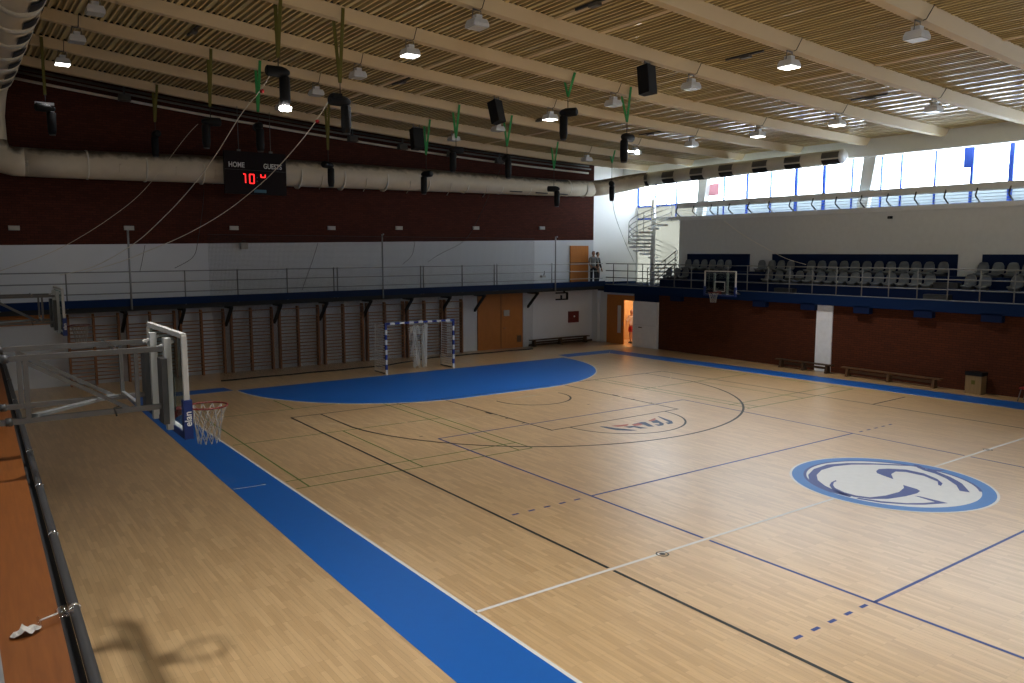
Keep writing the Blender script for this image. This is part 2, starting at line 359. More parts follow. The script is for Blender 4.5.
# centre emblem (traced from the floor)
def tr(pts, ox, oy, k): return [tuple(at(ox+a/k, oy+c/k, 'z', 0)[:2]) for a, c in pts]
EC, ER = (.50, -.04), 2.01
def disc(c, r, n=64): return [(c[0]+r*math.cos(2*PI*i/n), c[1]+r*math.sin(2*PI*i/n)) for i in range(n)]
em = flat('emblem', [disc(EC, ER)], 'emblem_white', .0045); em['label'] = 'round blue and white club emblem painted at the court centre'
flat('ring', arc(EC, ER-.18, 0, 360, .26, 72), 'emblem_blue', .0052, em)
flat('inner_ring', arc((EC[0], EC[1]), ER-.32, -60, 170, .06, 60), 'emblem_navy', .0056, em)
ek = 4.452
shapes = [
 [(650, 74), (520, 65), (400, 60), (300, 59), (210, 66), (150, 86), (125, 112), (130, 135), (165, 165), (230, 190), (310, 211), (320, 206), (250, 184), (200, 160), (168, 135), (163, 112), (185, 90), (240, 74), (320, 66), (420, 66), (520, 70)],
 [(248, 135), (228, 145), (220, 158), (235, 180), (270, 196), (330, 210), (400, 219), (480, 219), (560, 207), (610, 194), (624, 184), (610, 175), (548, 157), (552, 170), (530, 188), (470, 204), (400, 212), (340, 204), (285, 189), (245, 170), (236, 157), (240, 145), (252, 140)],
 [(428, 95), (440, 86), (480, 84), (560, 88), (640, 105), (700, 130), (724, 150), (716, 161), (704, 156), (702, 142), (640, 116), (560, 99), (515, 97), (495, 108), (505, 131), (460, 115), (432, 104)],
 [(640, 92), (700, 98), (760, 122), (810, 150), (846, 190), (800, 183), (785, 158), (740, 128), (690, 106)],
 [(593, 64), (620, 70), (650, 86), (740, 92), (690, 98), (640, 92), (612, 80)],
 [(598, 205), (625, 208), (748, 238), (640, 245), (560, 244), (450, 236), (340, 218), (350, 214), (450, 229), (560, 238), (640, 237), (690, 233)]]
flat('swoosh', [tr(p, 780, 450, ek) for p in shapes], 'emblem_navy', .0060, em)
lk = 9.309
L_b = [[(85, 199), (150, 202), (230, 216), (330, 224), (440, 237), (380, 241), (250, 236), (170, 222), (110, 208)], [(310, 204), (400, 196), (440, 200), (540, 217), (470, 221), (410, 208), (370, 214)],
       [(480, 160), (515, 160), (600, 202), (545, 202), (500, 184), (430, 186), (400, 178)], [(565, 155), (618, 138), (690, 175), (682, 190), (640, 196), (598, 182), (650, 182), (640, 168), (590, 168)],
       [(628, 102), (700, 128), (762, 150), (776, 172), (730, 180), (700, 165), (738, 162), (690, 140), (636, 112)]]
L_r = [[(190, 196), (330, 182), (362, 178), (345, 196), (262, 204)], [(385, 184), (450, 172), (490, 178), (475, 190), (415, 197)], [(540, 148), (600, 124), (616, 130), (600, 146), (555, 154)]]
lt = flat('lettering', [tr(p, 590, 405, lk) for p in L_b], 'logo_navy', .0045); lt['label'] = 'blue and red lettering painted in the free throw half circle'
flat('red_stroke', [tr(p, 590, 405, lk) for p in L_r], 'logo_red', .0049, lt)

# ---- walls
def zb(X): return 5.33+.0156*X
w = MB()
w.add([(-17.2, 24, 0), (13.4, 24, 0), (13.4, 24, zb(13.4)), (-17.2, 24, zb(-17.2))], [(0, 1, 2, 3)], 0)
w.add([(-17.2, 24, zb(-17.2)), (13.4, 24, zb(13.4)), (13.4, 24, 11.9), (-17.2, 24, 11.9)], [(0, 1, 2, 3)], 1)
w.add([(13.4, 24, 3.0), (13.4, 24.5, 3.0), (13.4, 24.5, 11), (13.4, 24, 11)], [(0, 1, 2, 3)], 2)
w.add([(13.4, 24.5, 3.0), (17.4, 24.5, 3.0), (17.4, 24.5, 11), (13.4, 24.5, 11)], [(0, 1, 2, 3)], 2)
wf = struct('wall_far', w, ['white_wall', 'brick_dark', 'bright_wall'], 'end wall, dark red brick above a white painted band')
MB().box((-17.2, 23.93, zb(-10)-.08), (13.4, 24.02, zb(-10)-.06)).build('edge_line', 'white_wall', wf) if False else None
w = MB()
w.box((13.55, -24, 0), (13.8, 19.17, 2.95)); 
struct('wall_right', w, 'brick_brown', 'dark brown brick wall below the seating gallery')
w = MB(); w.box((13.55, 19.17, 2.35), (13.8, 20.85, 2.95)); w.box((13.55, 22.92, 0), (13.8, 24.2, 2.95)); w.box((13.55, 20.85, 2.62), (13.8, 22.92, 2.95)); w.box((13.35, 23.55, 0), (13.56, 24.05, 2.95), 0); w.box((13.2, 24.03, 0), (13.8, 24.3, 3.0))
struct('wall_right_corner', w, 'white_wall', 'short white wall piece between lit doorway and far corner')
w = MB(); w.box((13.50, 19.17, 2.36), (13.56, 20.88, 2.80)); struct('trim_1', w, 'navy_paint')
w = MB(); w.box((13.50, 9.58, 0), (13.56, 10.30, 2.95)); struct('trim_2', w, 'sheet_white', 'white panel column between two brown brick fields')
struct('wall_left', MB().box((-17.4, -24, 0), (-17.2, 24, 5.5)).box((-17.4, -24, 9.5), (-17.2, 24, 12.5)).box((-17.4, -24, 5.5), (-17.2, -23, 9.5)).box((-17.4, -12, 5.5), (-17.2, 24, 9.5)), 'white_wall')
for i in range(4):  # unseen windows added on the left to bring in neutral fill daylight
    y0 = -23+i*2.75; wn = struct('window_left_%d' % (i+1), MB().box((-17.35, y0, 5.5), (-17.25, y0+.06, 9.5)).box((-17.35, y0, 5.5), (-17.25, y0+2.75, 5.56)).box((-17.35, y0, 9.44), (-17.25, y0+2.75, 9.5)).box((-17.35, y0+2.69, 5.5), (-17.25, y0+2.75, 9.5)), 'frame_blue')
    MB().box((-17.305, y0+.06, 5.56), (-17.295, y0+2.69, 9.44)).build('pane', 'pane_clear', wn)
struct('wall_near', MB().box((-17.2, -24.2, 0), (17.4, -24, 12.5)), 'brick_brown')
struct('baseboard_far', MB().box((8.6, 23.96, 0), (13.35, 24, .10)), 'dark_bench')
struct('baseboard_gallery', MB().box((13.4, 24.44, 3.1), (17.2, 24.5, 3.22)), 'blue_paint')
struct('trim_3', MB().box((-17.2, 23.90, 2.30), (-12.25, 24, 2.78)), 'orange_wood')
# pilasters between the wall bar units
b = MB()
for X in (-10.24, -8.05+.0, -6.42, -4.44, -2.44, -.40, 1.64, 3.67): b.box((X-.13, 23.92, 0), (X+.13, 24, 2.9))
b.box((4.9, 23.95, 0), (5.72, 24, 2.85)); b.box((8.55, 23.9, 0), (8.9, 24, 2.85))
struct('trim_4', b, 'white_wall')
# right upper level
struct('wall_tribune', MB().box((16.0, -24, 3.1), (16.25, 20.15, 6.55)), 'grey_wall', 'grey rendered wall behind the grandstand seats')
# corridor behind lit door
b = MB(); b.box((13.8, 20.2, 0), (16.3, 20.3, 2.8)); b.box((16.2, 20.3, 0), (16.3, 23.4, 2.8)); b.box((13.8, 23.3, 0), (16.2, 23.4, 2.8)); b.box((13.8, 20.3, 2.7), (16.2, 23.3, 2.8))
struct('wall_corridor', b, 'corridor', 'warm orange lit corridor behind the open door')
# ---- gallery decks
d = MB(); d.add([(x, y, z+tilt(x)) for z in (2.80, 3.05) for x, y in ((-17.2, 22.98), (13.36, 22.98), (13.36, 24), (-17.2, 24))], [(0, 3, 2, 1), (4, 5, 6, 7), (0, 1, 5, 4), (1, 2, 6, 5), (2, 3, 7, 6), (3, 0, 4, 7)])
gd = struct('gallery_deck', d, 'black_matte', 'narrow walkway deck along the far wall')
b = MB(); b.add([(x, y, z+tilt(x)) for z in (2.98, 3.25) for x, y in ((-12.3, 22.93), (13.33, 22.93), (13.33, 22.98), (-12.3, 22.98))], [(0, 3, 2, 1), (4, 5, 6, 7), (0, 1, 5, 4), (1, 2, 6, 5), (2, 3, 7, 6), (3, 0, 4, 7)])
b.add([(x, y, z+tilt(x)) for z in (2.98, 3.25) for x, y in ((-17.2, 22.93), (-12.3, 22.93), (-12.3, 22.98), (-17.2, 22.98))], [(0, 3, 2, 1), (4, 5, 6, 7), (0, 1, 5, 4), (1, 2, 6, 5), (2, 3, 7, 6), (3, 0, 4, 7)])
b.build('fascia', 'blue_paint', gd)
for X in (-10.24, -8.2, -6.42, -4.44, -2.44, -.40, 1.64, 3.67, 5.6, 8.85):
    z = 2.8+tilt(X)
    MB().bar((X, 23.05, z-.04), (X, 23.97, z-.85), .10, .10).bar((X, 23.02, z-.05), (X, 23.98, z-.05), .10, .10).build('bracket', 'black', gd)
MB().box((10.9, 22.98, 2.42), (11.7, 23.5, 2.88)).build('hanging_box', 'black', gd) if False else None
dk = struct('tribune_deck', MB().box((13.36, -24, 2.80), (17.4, 24.5, 3.10)), 'navy_paint', 'grandstand deck with blue front edge above brown wall')
MB().box((13.30, -24, 2.74), (13.36, 23.0, 3.14)).build('fascia', 'blue_paint', dk)
for y in (17.87, 13.0, 10.6, 8.25, 5.87, 3.55, 1.2): MB().box((13.30, y-.33, 2.50), (13.55, y+.33, 2.78)).build('bracket', 'navy_paint', dk)
# seating steps
st = struct('tribune_steps', MB().box((14.55, -24, 3.1), (16.0, 20.12, 3.52)).box((15.25, -24, 3.52), (16.0, 19.6, 3.96)), 'navy_paint', 'dark blue stepped terrace carrying the grandstand seats')
def PX(px, X): return at(px, 262, 'x', X)[1]
for a, c in ((687, 749), (772, 957), (982, 1075)): MB().box((15.93, PX(c, 15.93), 3.96), (16.0, PX(a, 15.93), 4.79)).build('back_panel', 'navy_paint', st)
for k, y in enumerate((5.9, 12.45)):
    MB().box((14.2, y-.45, 3.1), (14.55, y+.45, 3.31)).box((14.9, y-.45, 3.52), (15.25, y+.45, 3.74)).build('aisle_step', 'steel_dark', st)
# balcony
bd = struct('balcony_deck', MB().box((15.9, -24, 6.53), (17.4, 20.15, 6.72)).box((16.35, 20.15, 6.6), (17.3, 22.2, 6.72)).box((15.85, 20.15, 6.6), (16.4, 21.9, 6.72)), 'girder_white', 'white upper balcony slab under the window band')
rb = MB().box((15.72, -24, 7.15), (15.84, 20.15, 7.42))
bal = thing('balcony_railing', 'curved white balcony railing in front of the window band', 'railing', (15.9, 10, 6.72))
bal['_abs'] = 1
rb.build('top_band', 'grey_wall', bal)
yb = 20.1
while yb > -23:
    MB().tube([(15.99, yb, 6.72), (15.64, yb, 6.93), (15.61, yb, 6.97), (15.74, yb, 7.24)], .030, 6).build('post', 'steel_dark', bal); yb -= 1.135
for x, z in ((15.85, 6.80), (15.74, 6.90), (15.67, 7.02), (15.70, 7.13)): MB().tube([(x, -24, z), (x, 20.12, z)], .011, 6).build('bar', 'rail_grey', bal)
# girder and posts
struct('ceiling_girder', MB().box((16.0, -24, 8.84), (16.45, 24.5, 10.2)), 'girder_white', 'white edge girder above the window band')
for nm, yt, yo in (('window_post', 9.85, .28), ('window_post', 18.75, .25), ('window_post', .9, .28)):
    struct(nm, MB().add([(16.15+dx, yt+dy*w+off, z) for z, w, off in ((6.7, .22, yo), (8.9, .28, 0)) for dx, dy in ((0, -1), (.3, -1), (.3, 1), (0, 1))], [(0, 3, 2, 1), (4, 5, 6, 7), (0, 1, 5, 4), (1, 2, 6, 5), (2, 3, 7, 6), (3, 0, 4, 7)]), 'girder_white')
# ---- windows
mul = [24.45, 23.06, 21.5, 19.95, 18.27, 16.83, 15.45, 14.05, 12.6, 11.23, 9.9, 9.04, 7.64, 6.24, 4.84, 3.44, 2.04, .64, -.76, -2.2]
k = -3.6
while k > -24: mul.append(k); k -= 1.4
mul.append(-24)
XW = 17.2
wide = {5: .10, 7: .14, 8: .14, 13: .10, 14: .16}
for i in range(len(mul)-1):
    y1, y0 = mul[i], mul[i+1]
    t = MB().box((XW-.04, y0, 6.72), (XW+.04, y1, 6.80)).box((XW-.04, y0, 9.22), (XW+.04, y1, 9.30)).box((XW-.04, y0, 7.42), (XW+.04, y1, 7.52))
    ww = wide.get(i+1, .06); t.box((XW-.05, y0-ww/2, 6.8), (XW+.05, y0+ww/2, 9.25))
    wn = struct('window_%d' % (i+1), t, 'frame_blue')
    MB().box((XW-.005, y0+ww/2, 7.52), (XW+.005, y1-.03, 9.22)).build('pane', 'pane_clear', wn)
    if i > 2: MB().box((XW-.005, y0+ww/2, 6.80), (XW+.005, y1-.03, 7.42)).build('frosted_pane', 'pane_frosted', wn)

    if i == 0: MB().box((XW-.05, y1-.09, 7.45), (XW+.05, y1-.0, 9.25)).build('jamb', 'frame_blue', wn)
    if i == 12: MB().box((XW-.07, y0-.02, 8.15), (XW-.02, y0+.30, 9.22)).build('blue_strip', 'frame_blue', wn)
wq = struct('window_corner', MB().box((XW-.05, 20.1, 3.1), (XW+.05, 24.5, 3.16)).box((XW-.05, 20.1, 3.1), (XW+.05, 20.16, 7.46)).box((XW-.05, 24.42, 3.1), (XW+.05, 24.5, 7.46)), 'girder_white', 'frosted cream glazing behind the spiral staircase')  # glazing added in place of plain wall to bring daylight into the recess
MB().box((XW-.01, 20.1, 3.1), (XW+.01, 24.5, 7.48)).build('frosted_pane', 'pane_cream', wq)
struct('wall_parapet', MB().box((17.16, -24, 9.28), (17.45, 24.5, 10.3)), 'girder_white')
struct('wall_window_base', MB().box((17.16, -24, 3.1), (17.45, 20.12, 6.74)), 'white_wall')
# ---- ceiling
prof = []; X = -17.3; p = .155
b = MB(); vs = []
while X < 17.4:
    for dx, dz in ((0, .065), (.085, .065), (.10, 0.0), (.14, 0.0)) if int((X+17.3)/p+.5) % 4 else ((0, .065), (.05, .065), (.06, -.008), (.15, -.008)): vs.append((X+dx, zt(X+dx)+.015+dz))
    X += p
n = len(vs)
b.add([(x, -24.1, z) for x, z in vs]+[(x, 24.6, z) for x, z in vs], [])
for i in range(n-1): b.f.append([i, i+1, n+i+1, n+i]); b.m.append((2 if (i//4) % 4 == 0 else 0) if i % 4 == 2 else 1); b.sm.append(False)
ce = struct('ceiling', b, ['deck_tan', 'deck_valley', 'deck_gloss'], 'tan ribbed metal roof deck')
b = MB()
for X0 in (-3.3, -1.9, 5.2):
    b.box((X0-.08, -24, zt(X0)-.012), (X0+.08, 23.9, zt(X0)+.02))
b.build('flat_strip', 'beam_tan', ce)
for Y in BEAMS:
    b = MB(); xs = [-17.2+(33.2)*i/40 for i in range(41)]; vs = []
    for x in xs:
        z = zt(x); vs += [(x, Y, z+.02), (x, Y+.17, z-.24), (x, Y+.40, z-.24), (x, Y+.57, z+.02)]
    fs = []
    for i in range(40):
        for a in range(3): fs.append((i*4+a, i*4+a+1, i*4+a+5, i*4+a+4))
    b.add(vs, fs); b.add(vs[:4], [(0, 1, 2, 3)]); b.add(vs[-4:], [(3, 2, 1, 0)])
    b.build('beam', 'beam_tan', ce)
    b = MB(); b.add([(x, Y+.03, zt(x)+dz) for dz in (0, .09) for x in xs], [(i, i+1, 42+i, 41+i) for i in range(40)]); b.build('closure_strip', 'black_matte', ce)  # black strip standing in for the shade in the open rib gaps
struct('roof_cover', MB().box((-17.4, -24.2, 12.0), (17.5, 24.7, 12.2)), 'black_matte') if False else None

# ---- doors
d1 = MB(); xl, xr = 5.77, 8.52
dd = struct('door_1', MB().box((xl, 23.90, 0), (xr, 23.98, 2.86)), 'orange_wood', 'wide orange wooden double door in the far wall')
MB().box(((xl+xr)/2-.012, 23.885, .02), ((xl+xr)/2+.012, 23.90, 2.8)).build('seam', 'dark_bench', dd)
MB().box((7.32, 23.87, 1.66), (7.66, 23.9, 1.96)).build('door_sign', 'sign_grey', dd)
MB().tube([(7.28, 23.9, 1.05), (7.28, 23.84, 1.05), (7.40, 23.84, 1.05)], .012, 6).build('handle', 'steel', dd)
MB().box((8.15, 23.885, .28), (8.42, 23.90, .62)).build('vent', 'bench_wood', dd)
d2 = struct('door_2', MB().box((13.50, 21.65, 0), (13.56, 22.86, 2.36)), 'orange_wood', 'orange door leaf beside the lit doorway')
MB().box((13.49, 21.86, .60), (13.50, 22.10, 2.06)).build('glass_strip', 'lamp_lens_off', d2)
MB().box((13.47, 21.70, 1.0), (13.50, 21.74, 1.2)).build('handle', 'steel', d2)
MB().box((13.48, 20.86, 2.36), (13.56, 22.92, 2.62)).box((13.48, 22.86, 0), (13.56, 22.94, 2.4)).build('door_frame', 'orange_wood', d2)
d3 = struct('door_3', MB().box((13.40, 19.16, 0), (13.56, 20.86, 2.36)), 'sheet_white', 'pale grey wide door panel right of the lit doorway')
MB().box((13.385, 19.2, 1.14), (13.40, 20.85, 1.16)).build('seam', 'lamp_grey', d3)
MB().box((13.36, 20.2, 1.0), (13.40, 20.42, 1.05)).build('handle', 'steel', d3)
d4 = struct('door_4', MB().box((11.72, 23.92, 3.12), (12.98, 23.99, 5.22)), 'orange_wood', 'ochre door on the far gallery')
MB().box((11.72, 23.90, 4.30), (12.98, 23.92, 4.33)).build('rail', 'dark_bench', d4)

# ================================================================== RAILINGS
fr = thing('gallery_railing', 'grey tubular railing along the far wall walkway', 'railing', (0, 23, 3.2)); fr['_abs'] = 1
for z in (4.25, 3.86, 3.47): MB().tube([(-17.1, 23, z+tilt(-17.1)), (13.2, 23, z+tilt(13.2)*.2)], .022, 6).build('bar', 'rail_grey', fr)
for X in (-14.1, -12.1, -8.14, -6.17, -4.17, -2.14, -1.98, 2.05, 2.2, 4.28, 6.12, 6.28, 9.7): MB().tube([(X, 22.99, 2.95+tilt(X)), (X, 22.99, 4.25+tilt(X))], .026, 6).build('post', 'rail_pale', fr)
for i, X in enumerate((-10.05, .11, 9.86)):
    o = MB().tube([(X, 22.9, 2.85+tilt(X)), (X, 22.9, 5.66)], .035, 8).tube([(X, 22.9, 5.6), (X, 22.75, 5.66)], .03, 6).build('net_pole', 'rail_grey')
    tag(o, ['tall grey net pole left of the scoreboard on the walkway railing', 'tall grey net pole at the middle of the walkway railing', 'tall grey net pole near the ochre gallery door'][i], 'pole', 'net poles on the far walkway')
rr = thing('tribune_railing', 'pale grey railing along the front edge of the grandstand', 'railing', (13.4, 10, 3.1)); rr['_abs'] = 1
for z in (4.27, 3.90, 3.54, 3.15): MB().tube([(13.4, -23.5, z), (13.4, 22.95, z)], .024 if z > 3.2 else .03, 6).build('bar', 'rail_pale', rr)
y = 22.37
while y > -23: MB().tube([(13.4, y, 3.08), (13.4, y, 4.27)], .024, 6).build('post', 'rail_pale', rr); y -= 1.08
# sloped stair rail at the end of the grandstand
sr = thing('stair_handrail', 'short sloping handrail at the stair end of the grandstand', 'handrail', (14.9, 19.8, 3.1)); sr['_abs'] = 1
for dz in (.95, .62, .30): MB().tube([(13.9, 20.35, 3.12+dz), (14.4, 20.3, 3.12+dz), (15.9, 20.25, 4.0+dz)], .022, 6).build('bar', 'rail_pale', sr)
for x, z0, z1 in ((13.9, 3.1, 4.07), (15.1, 3.52, 4.5), (15.85, 3.52, 4.95)): MB().tube([(x, 20.28 if x > 14 else 20.35, 3.1), (x, 20.28 if x > 14 else 20.35, z1)], .022, 6).build('post', 'rail_pale', sr)

# ================================================================== SPIRAL STAIR
sx, sy = 16.0, 22.05
ss = thing('spiral_staircase', 'white spiral staircase rising to the balcony in the far corner', 'staircase', (sx, sy, 3.1)); ss['_abs'] = 1
MB().tube([(sx, sy, 3.1), (sx, sy, 7.75)], .13, 12).build('column', 'sheet_white', ss)
R0 = 1.32
NS = 18
def ang(i): return math.radians(270-(NS-i)*22.8)
for i in range(2, NS):
    a = ang(i); z = 3.1+i*(3.45/NS); b = MB(); h = math.radians(12.5)
    top = [(sx+.1*math.cos(a-h), sy+.1*math.sin(a-h)), (sx+R0*math.cos(a-h), sy+R0*math.sin(a-h)), (sx+R0*math.cos(a+h), sy+R0*math.sin(a+h)), (sx+.1*math.cos(a+h), sy+.1*math.sin(a+h))]
    b.prism(top, 'z', z-.10, z)
    b.build('tread', 'sheet_white', ss)
for dz in (1.0, .72, .44, .16):
    MB().tube([(sx+R0*math.cos(ang(t/3)), sy+R0*math.sin(ang(t/3)), 3.1+t/3*(3.45/NS)+dz) for t in range(9, 3*NS+1)], .020, 6).build('rail', 'rail_grey', ss)
for i in range(3, NS+1, 3): MB().tube([(sx+R0*math.cos(ang(i)), sy+R0*math.sin(ang(i)), 3.05+i*(3.45/NS)), (sx+R0*math.cos(ang(i)), sy+R0*math.sin(ang(i)), 4.1+i*(3.45/NS))], .020, 6).build('baluster', 'rail_grey', ss)

# ================================================================== DUCTS
def duct(name, pts, r, label, m, seam_step=1.9, slots=(), n=20):
    t = thing(name, label, 'air duct', pts[0]); t['_abs'] = 1
    MB().tube(pts, r, n).build('pipe', m, t); return t
wd = duct('wall_duct', [(-13.1, 23.3, 7.93), (-12, 23.3, 7.93), (-8, 23.3, 8.02), (-3.4, 23.3, 8.1), (3, 23.3, 8.14), (10.4, 23.3, 8.16), (12.6, 23.3, 8.22)], [.49, .49, .52, .54, .50, .42, .40], 'long beige round air duct across the brick end wall', 'duct')
def ring(t, c, d, r, m='duct_pale', w=.03):
    d = Vector(d).normalized(); c = Vector(c); MB().tube([c-d*w, c+d*w], r, 20).build('seam_band', m, t)
for X in (-11.2, -9.3, -7.3, -3.5, -1.6, .4, 2.5, 4.6, 6.6, 8.3, 9.6, 10.9, 12.0):
    z = 7.93+.23*(X+13)/23; r = .49+.05*max(0, 1-abs(X+3.4)/8)-(.09*max(0, min(1, (X-1)/9)))
    ring(wd, (X, 23.3, z), (1, 0, 0), r+.022)
for X in (-10.2, -8.3, -6.9, -2.6, -.6, 1.5, 3.6, 5.6): MB().tube([(X, 22.78, 8.0), (X, 22.84, 7.75), (X, 23.2, 7.5)], .018, 6).build('hanger', 'duct', wd)
for X in (7.4, 9.0, 10.3):
    MB().box((X-.35, 22.86, 8.48), (X+.35, 23.1, 8.52)).build('vent_slot', 'dark_slot', wd); MB().box((X-.35, 22.9, 7.80), (X+.35, 23.1, 7.84)).build('vent_slot', 'dark_slot', wd)
e = duct('duct_elbow', [(12.5, 23.3, 8.22), (13.2, 23.28, 8.30), (13.9, 23.15, 8.42), (14.5, 22.8, 8.55), (14.9, 22.2, 8.66), (15.1, 21.56, 8.72)], [.40, .41, .42, .42, .40, .36], 'curved duct bend in the corner beside the window band', 'duct')
rd = duct('window_duct', [(15.1, 21.55, 8.72), (15.25, 18, 8.78), (15.3, 14, 8.83), (15.3, 10.6, 8.86)], [.36, .34, .31, .30], 'beige round duct with dark vents running below the girder', 'duct_pale')
MB().lathe([(.30, 0), (.30, .05), (.22, .16), (.1, .2)], 18, (15.3, 10.62, 8.86), Euler((PI/2, 0, 0)).to_matrix()).build('end_cap', 'lamp_grey', rd)
for px in (648, 673, 700.7, 729, 762, 794.5, 832):
    y = at(px, 165, 'x', 15.2).y; f = (21.5-y)/10.9; xc = 15.1+.2*min(1, f*1.6); zc = 8.72+.14*f; r = .365-.065*min(1, f)
    for a0, m_ in ((200, 'dark_slot'), (140, 'steel')):
        bb = MB(); aa = [math.radians(a0+j*6) for j in range(9)]
        bb.add([(xc+(r+.012)*math.cos(a), yy, zc+(r+.012)*math.sin(a)) for yy in (y-.40, y+.40) for a in aa], [(j, j+1, 10+j, 9+j) for j in range(8)])
        bb.build('vent_slot', m_, rd)
ld = duct('left_duct', [(-13.85, 23.3, 7.93), (-14.0, 23.3, 8.4), (-14.02, 23.3, 9.4), (-13.98, 23.2, 9.9), (-13.95, 22.9, 10.25), (-13.92, 22.3, 10.42), (-13.9, 18, 10.45), (-13.9, 10, 10.45), (-13.9, -20, 10.45)], [.44, .47, .47, .48, .5, .52, .54, .54, .54], 'wide air duct running along the ceiling on the left', 'duct')
MB().tube([(-13.0, 23.3, 7.93), (-13.4, 23.3, 7.93), (-13.7, 23.3, 8.0), (-13.92, 23.3, 8.2), (-14.02, 23.3, 8.6)], [.49, .49, .5, .49, .47], 20).build('bend', 'duct', ld)
y = 21.4
while y > -6:
    ring(ld, (-13.9, y, 10.45), (0, 1, 0), .565, 'duct_pale', .16)
    for a0 in (285, 340):
        bb = MB(); aa = [math.radians(a0+j*6) for j in range(7)]
        bb.add([(-13.9+.57*math.cos(a), yy, 10.45+.57*math.sin(a)) for yy in (y-1.05, y-.35) for a in aa], [(j, j+1, 8+j, 7+j) for j in range(6)])
        bb.build('vent_slot', 'dark_slot', ld)
    y -= 1.6
# pipes under the roof along the far wall
for j, (dz, yy, r, m_, lab) in enumerate(((-.16, 23.75, .045, 'steel_dark', 'dark pipe highest along the roof edge of the end wall'), (-.33, 23.6, .04, 'steel', 'grey pipe running midway along the roof edge of the end wall'), (-.52, 23.8, .05, 'duct_pale', 'pale pipe lowest along the top of the brick wall'))):
    o = MB().tube([(x, yy, zt(x)+dz) for x in [-13.2+i*1.3 for i in range(21)]], r, 8).build('ceiling_pipe', m_); tag(o, lab, 'pipe', 'pipes along the roof edge')
# wedge floodlights on the pipes
for i, px in enumerate((124, 352, 402, 451, 499)):
    q = at(px, 95+(px-124)*.16, 'y', 23.5); zz = zt(q.x)-.62
    t = thing('wedge_floodlight', 'small grey wedge floodlight under the roof pipes, ' + ORD[i] + ' from the left', 'floodlight', (q.x, 23.45, zz), 0, 'wedge floodlights under the roof pipes')
    MB().prism([(-.16, 0), (.16, 0), (.10, .22), (-.06, .22)], 'x', -.2, .2).build('housing', 'steel', t)
    MB().box((-.03, -.02, .2), (.03, .03, .62)).build('bracket', 'steel_dark', t)

# ================================================================== LAMPS
def lamp(lit, label, loc):
    t = thing('high_bay_lamp', label, 'ceiling lamp', loc, 0, 'square ceiling lamps on the roof beams')
    fr_ = MB(); 
    v = [(sxx*w, syy*w, z) for z, w in ((.08, .165), (-.02, .20), (-.09, .20)) for sxx, syy in ((-1, -1), (1, -1), (1, 1), (-1, 1))]
    fs = [(i+4*k, (i+1) % 4+4*k, (i+1) % 4+4*k+4, i+4*k+4) for k in range(2) for i in range(4)]+[(0, 1, 2, 3)]
    fr_.add(v, fs).build('housing', 'lamp_grey', t)
    MB().box((-.185, -.185, -.105), (.185, .185, -.088)).build('lens', 'lamp_lens' if lit else 'lamp_lens_off', t)
    MB().box((-.08, -.10, .08), (.08, .10, .18)).build('driver_box', 'lamp_grey', t)
    b = MB()
    for s_ in (-1, 1): b.bar((s_*.15, 0, .0), (s_*.10, 0, .31), .02, .012)
    b.bar((-.11, 0, .30), (.11, 0, .30), .03, .03).build('hook_bracket', 'steel', t)
    MB().tube([(.03, -.10, .29), (.03, -.17, .30), (.03, -.33, .56)], .010, 5).build('cable', 'cable_dark', t)
    return t
rows = {-12.2: 'the row beside the left duct', -5.4: 'the row above the goal side', 1.75: 'the middle row above the court', 8.95: 'the row nearest the windows'}
LIT = {(-12.2, 1), (-5.4, 4), (1.75, 3), (1.75, 6), (8.95, 4), (8.95, 5), (-12.2, 7), (-5.4, 8), (1.75, 9), (-12.2,9)}
protos = {}
for X, rn in rows.items():
    for k in range(1, 10):
        Y = BEAMS[k]+.285; L = (X, k) in LIT
        loc = (X, Y, zt(X)-.24-.305)
        if L:
            al = bpy.data.lights.new('lamp_beam', 'AREA'); al.shape = 'SQUARE'; al.size = .38; al.energy = 25 if (X, k) == (-12.2, 1) else (100 if X > 8 else (200 if X < -12 else 155)); al.color = (1, 1, 1); al.spread = math.radians(108)
            if (X, k) == (-12.2, 7): loc = (-12.85, loc[1], zt(-12.85)-.545)
            ao = bpy.data.objects.new('lamp_beam', al); col.objects.link(ao); ao.location = (loc[0], loc[1], loc[2]-.11)
        lab = ('lit' if L else 'unlit')+' square ceiling lamp, '+ORD[k-1]+' from the end wall in '+rn
        if k > 7: 
            if not L: continue
        if L in protos: dup(protos[L], loc, 0, lab)
        else: protos[L] = lamp(L, lab, loc)
# ceiling fittings
for i, (x, y) in enumerate(((-9.57, 14.7), (1.95, 5.25), (8.42, 5.5), (-3.4, 5.2), (-3.15, 14.8), (3.4, 16.0), (8.3, 14.9))):
    z = zt(x)
    t = thing('smoke_detector', 'small grey detector on a rail under the roof deck, '+['left of the first strap', 'in the middle above the court', 'close to the girder', 'nearest the camera', 'beside the second speaker', 'over the far right court', 'farthest toward the window duct'][i], 'detector', (x, y, z), 0, 'detectors under the roof deck')
    MB().box((-.03, -.6, -.03), (.03, .6, .03)).build('rail', 'steel_dark', t); MB().box((-.07, -.2, -.09), (.07, .10, -.02)).build('box', 'steel', t)

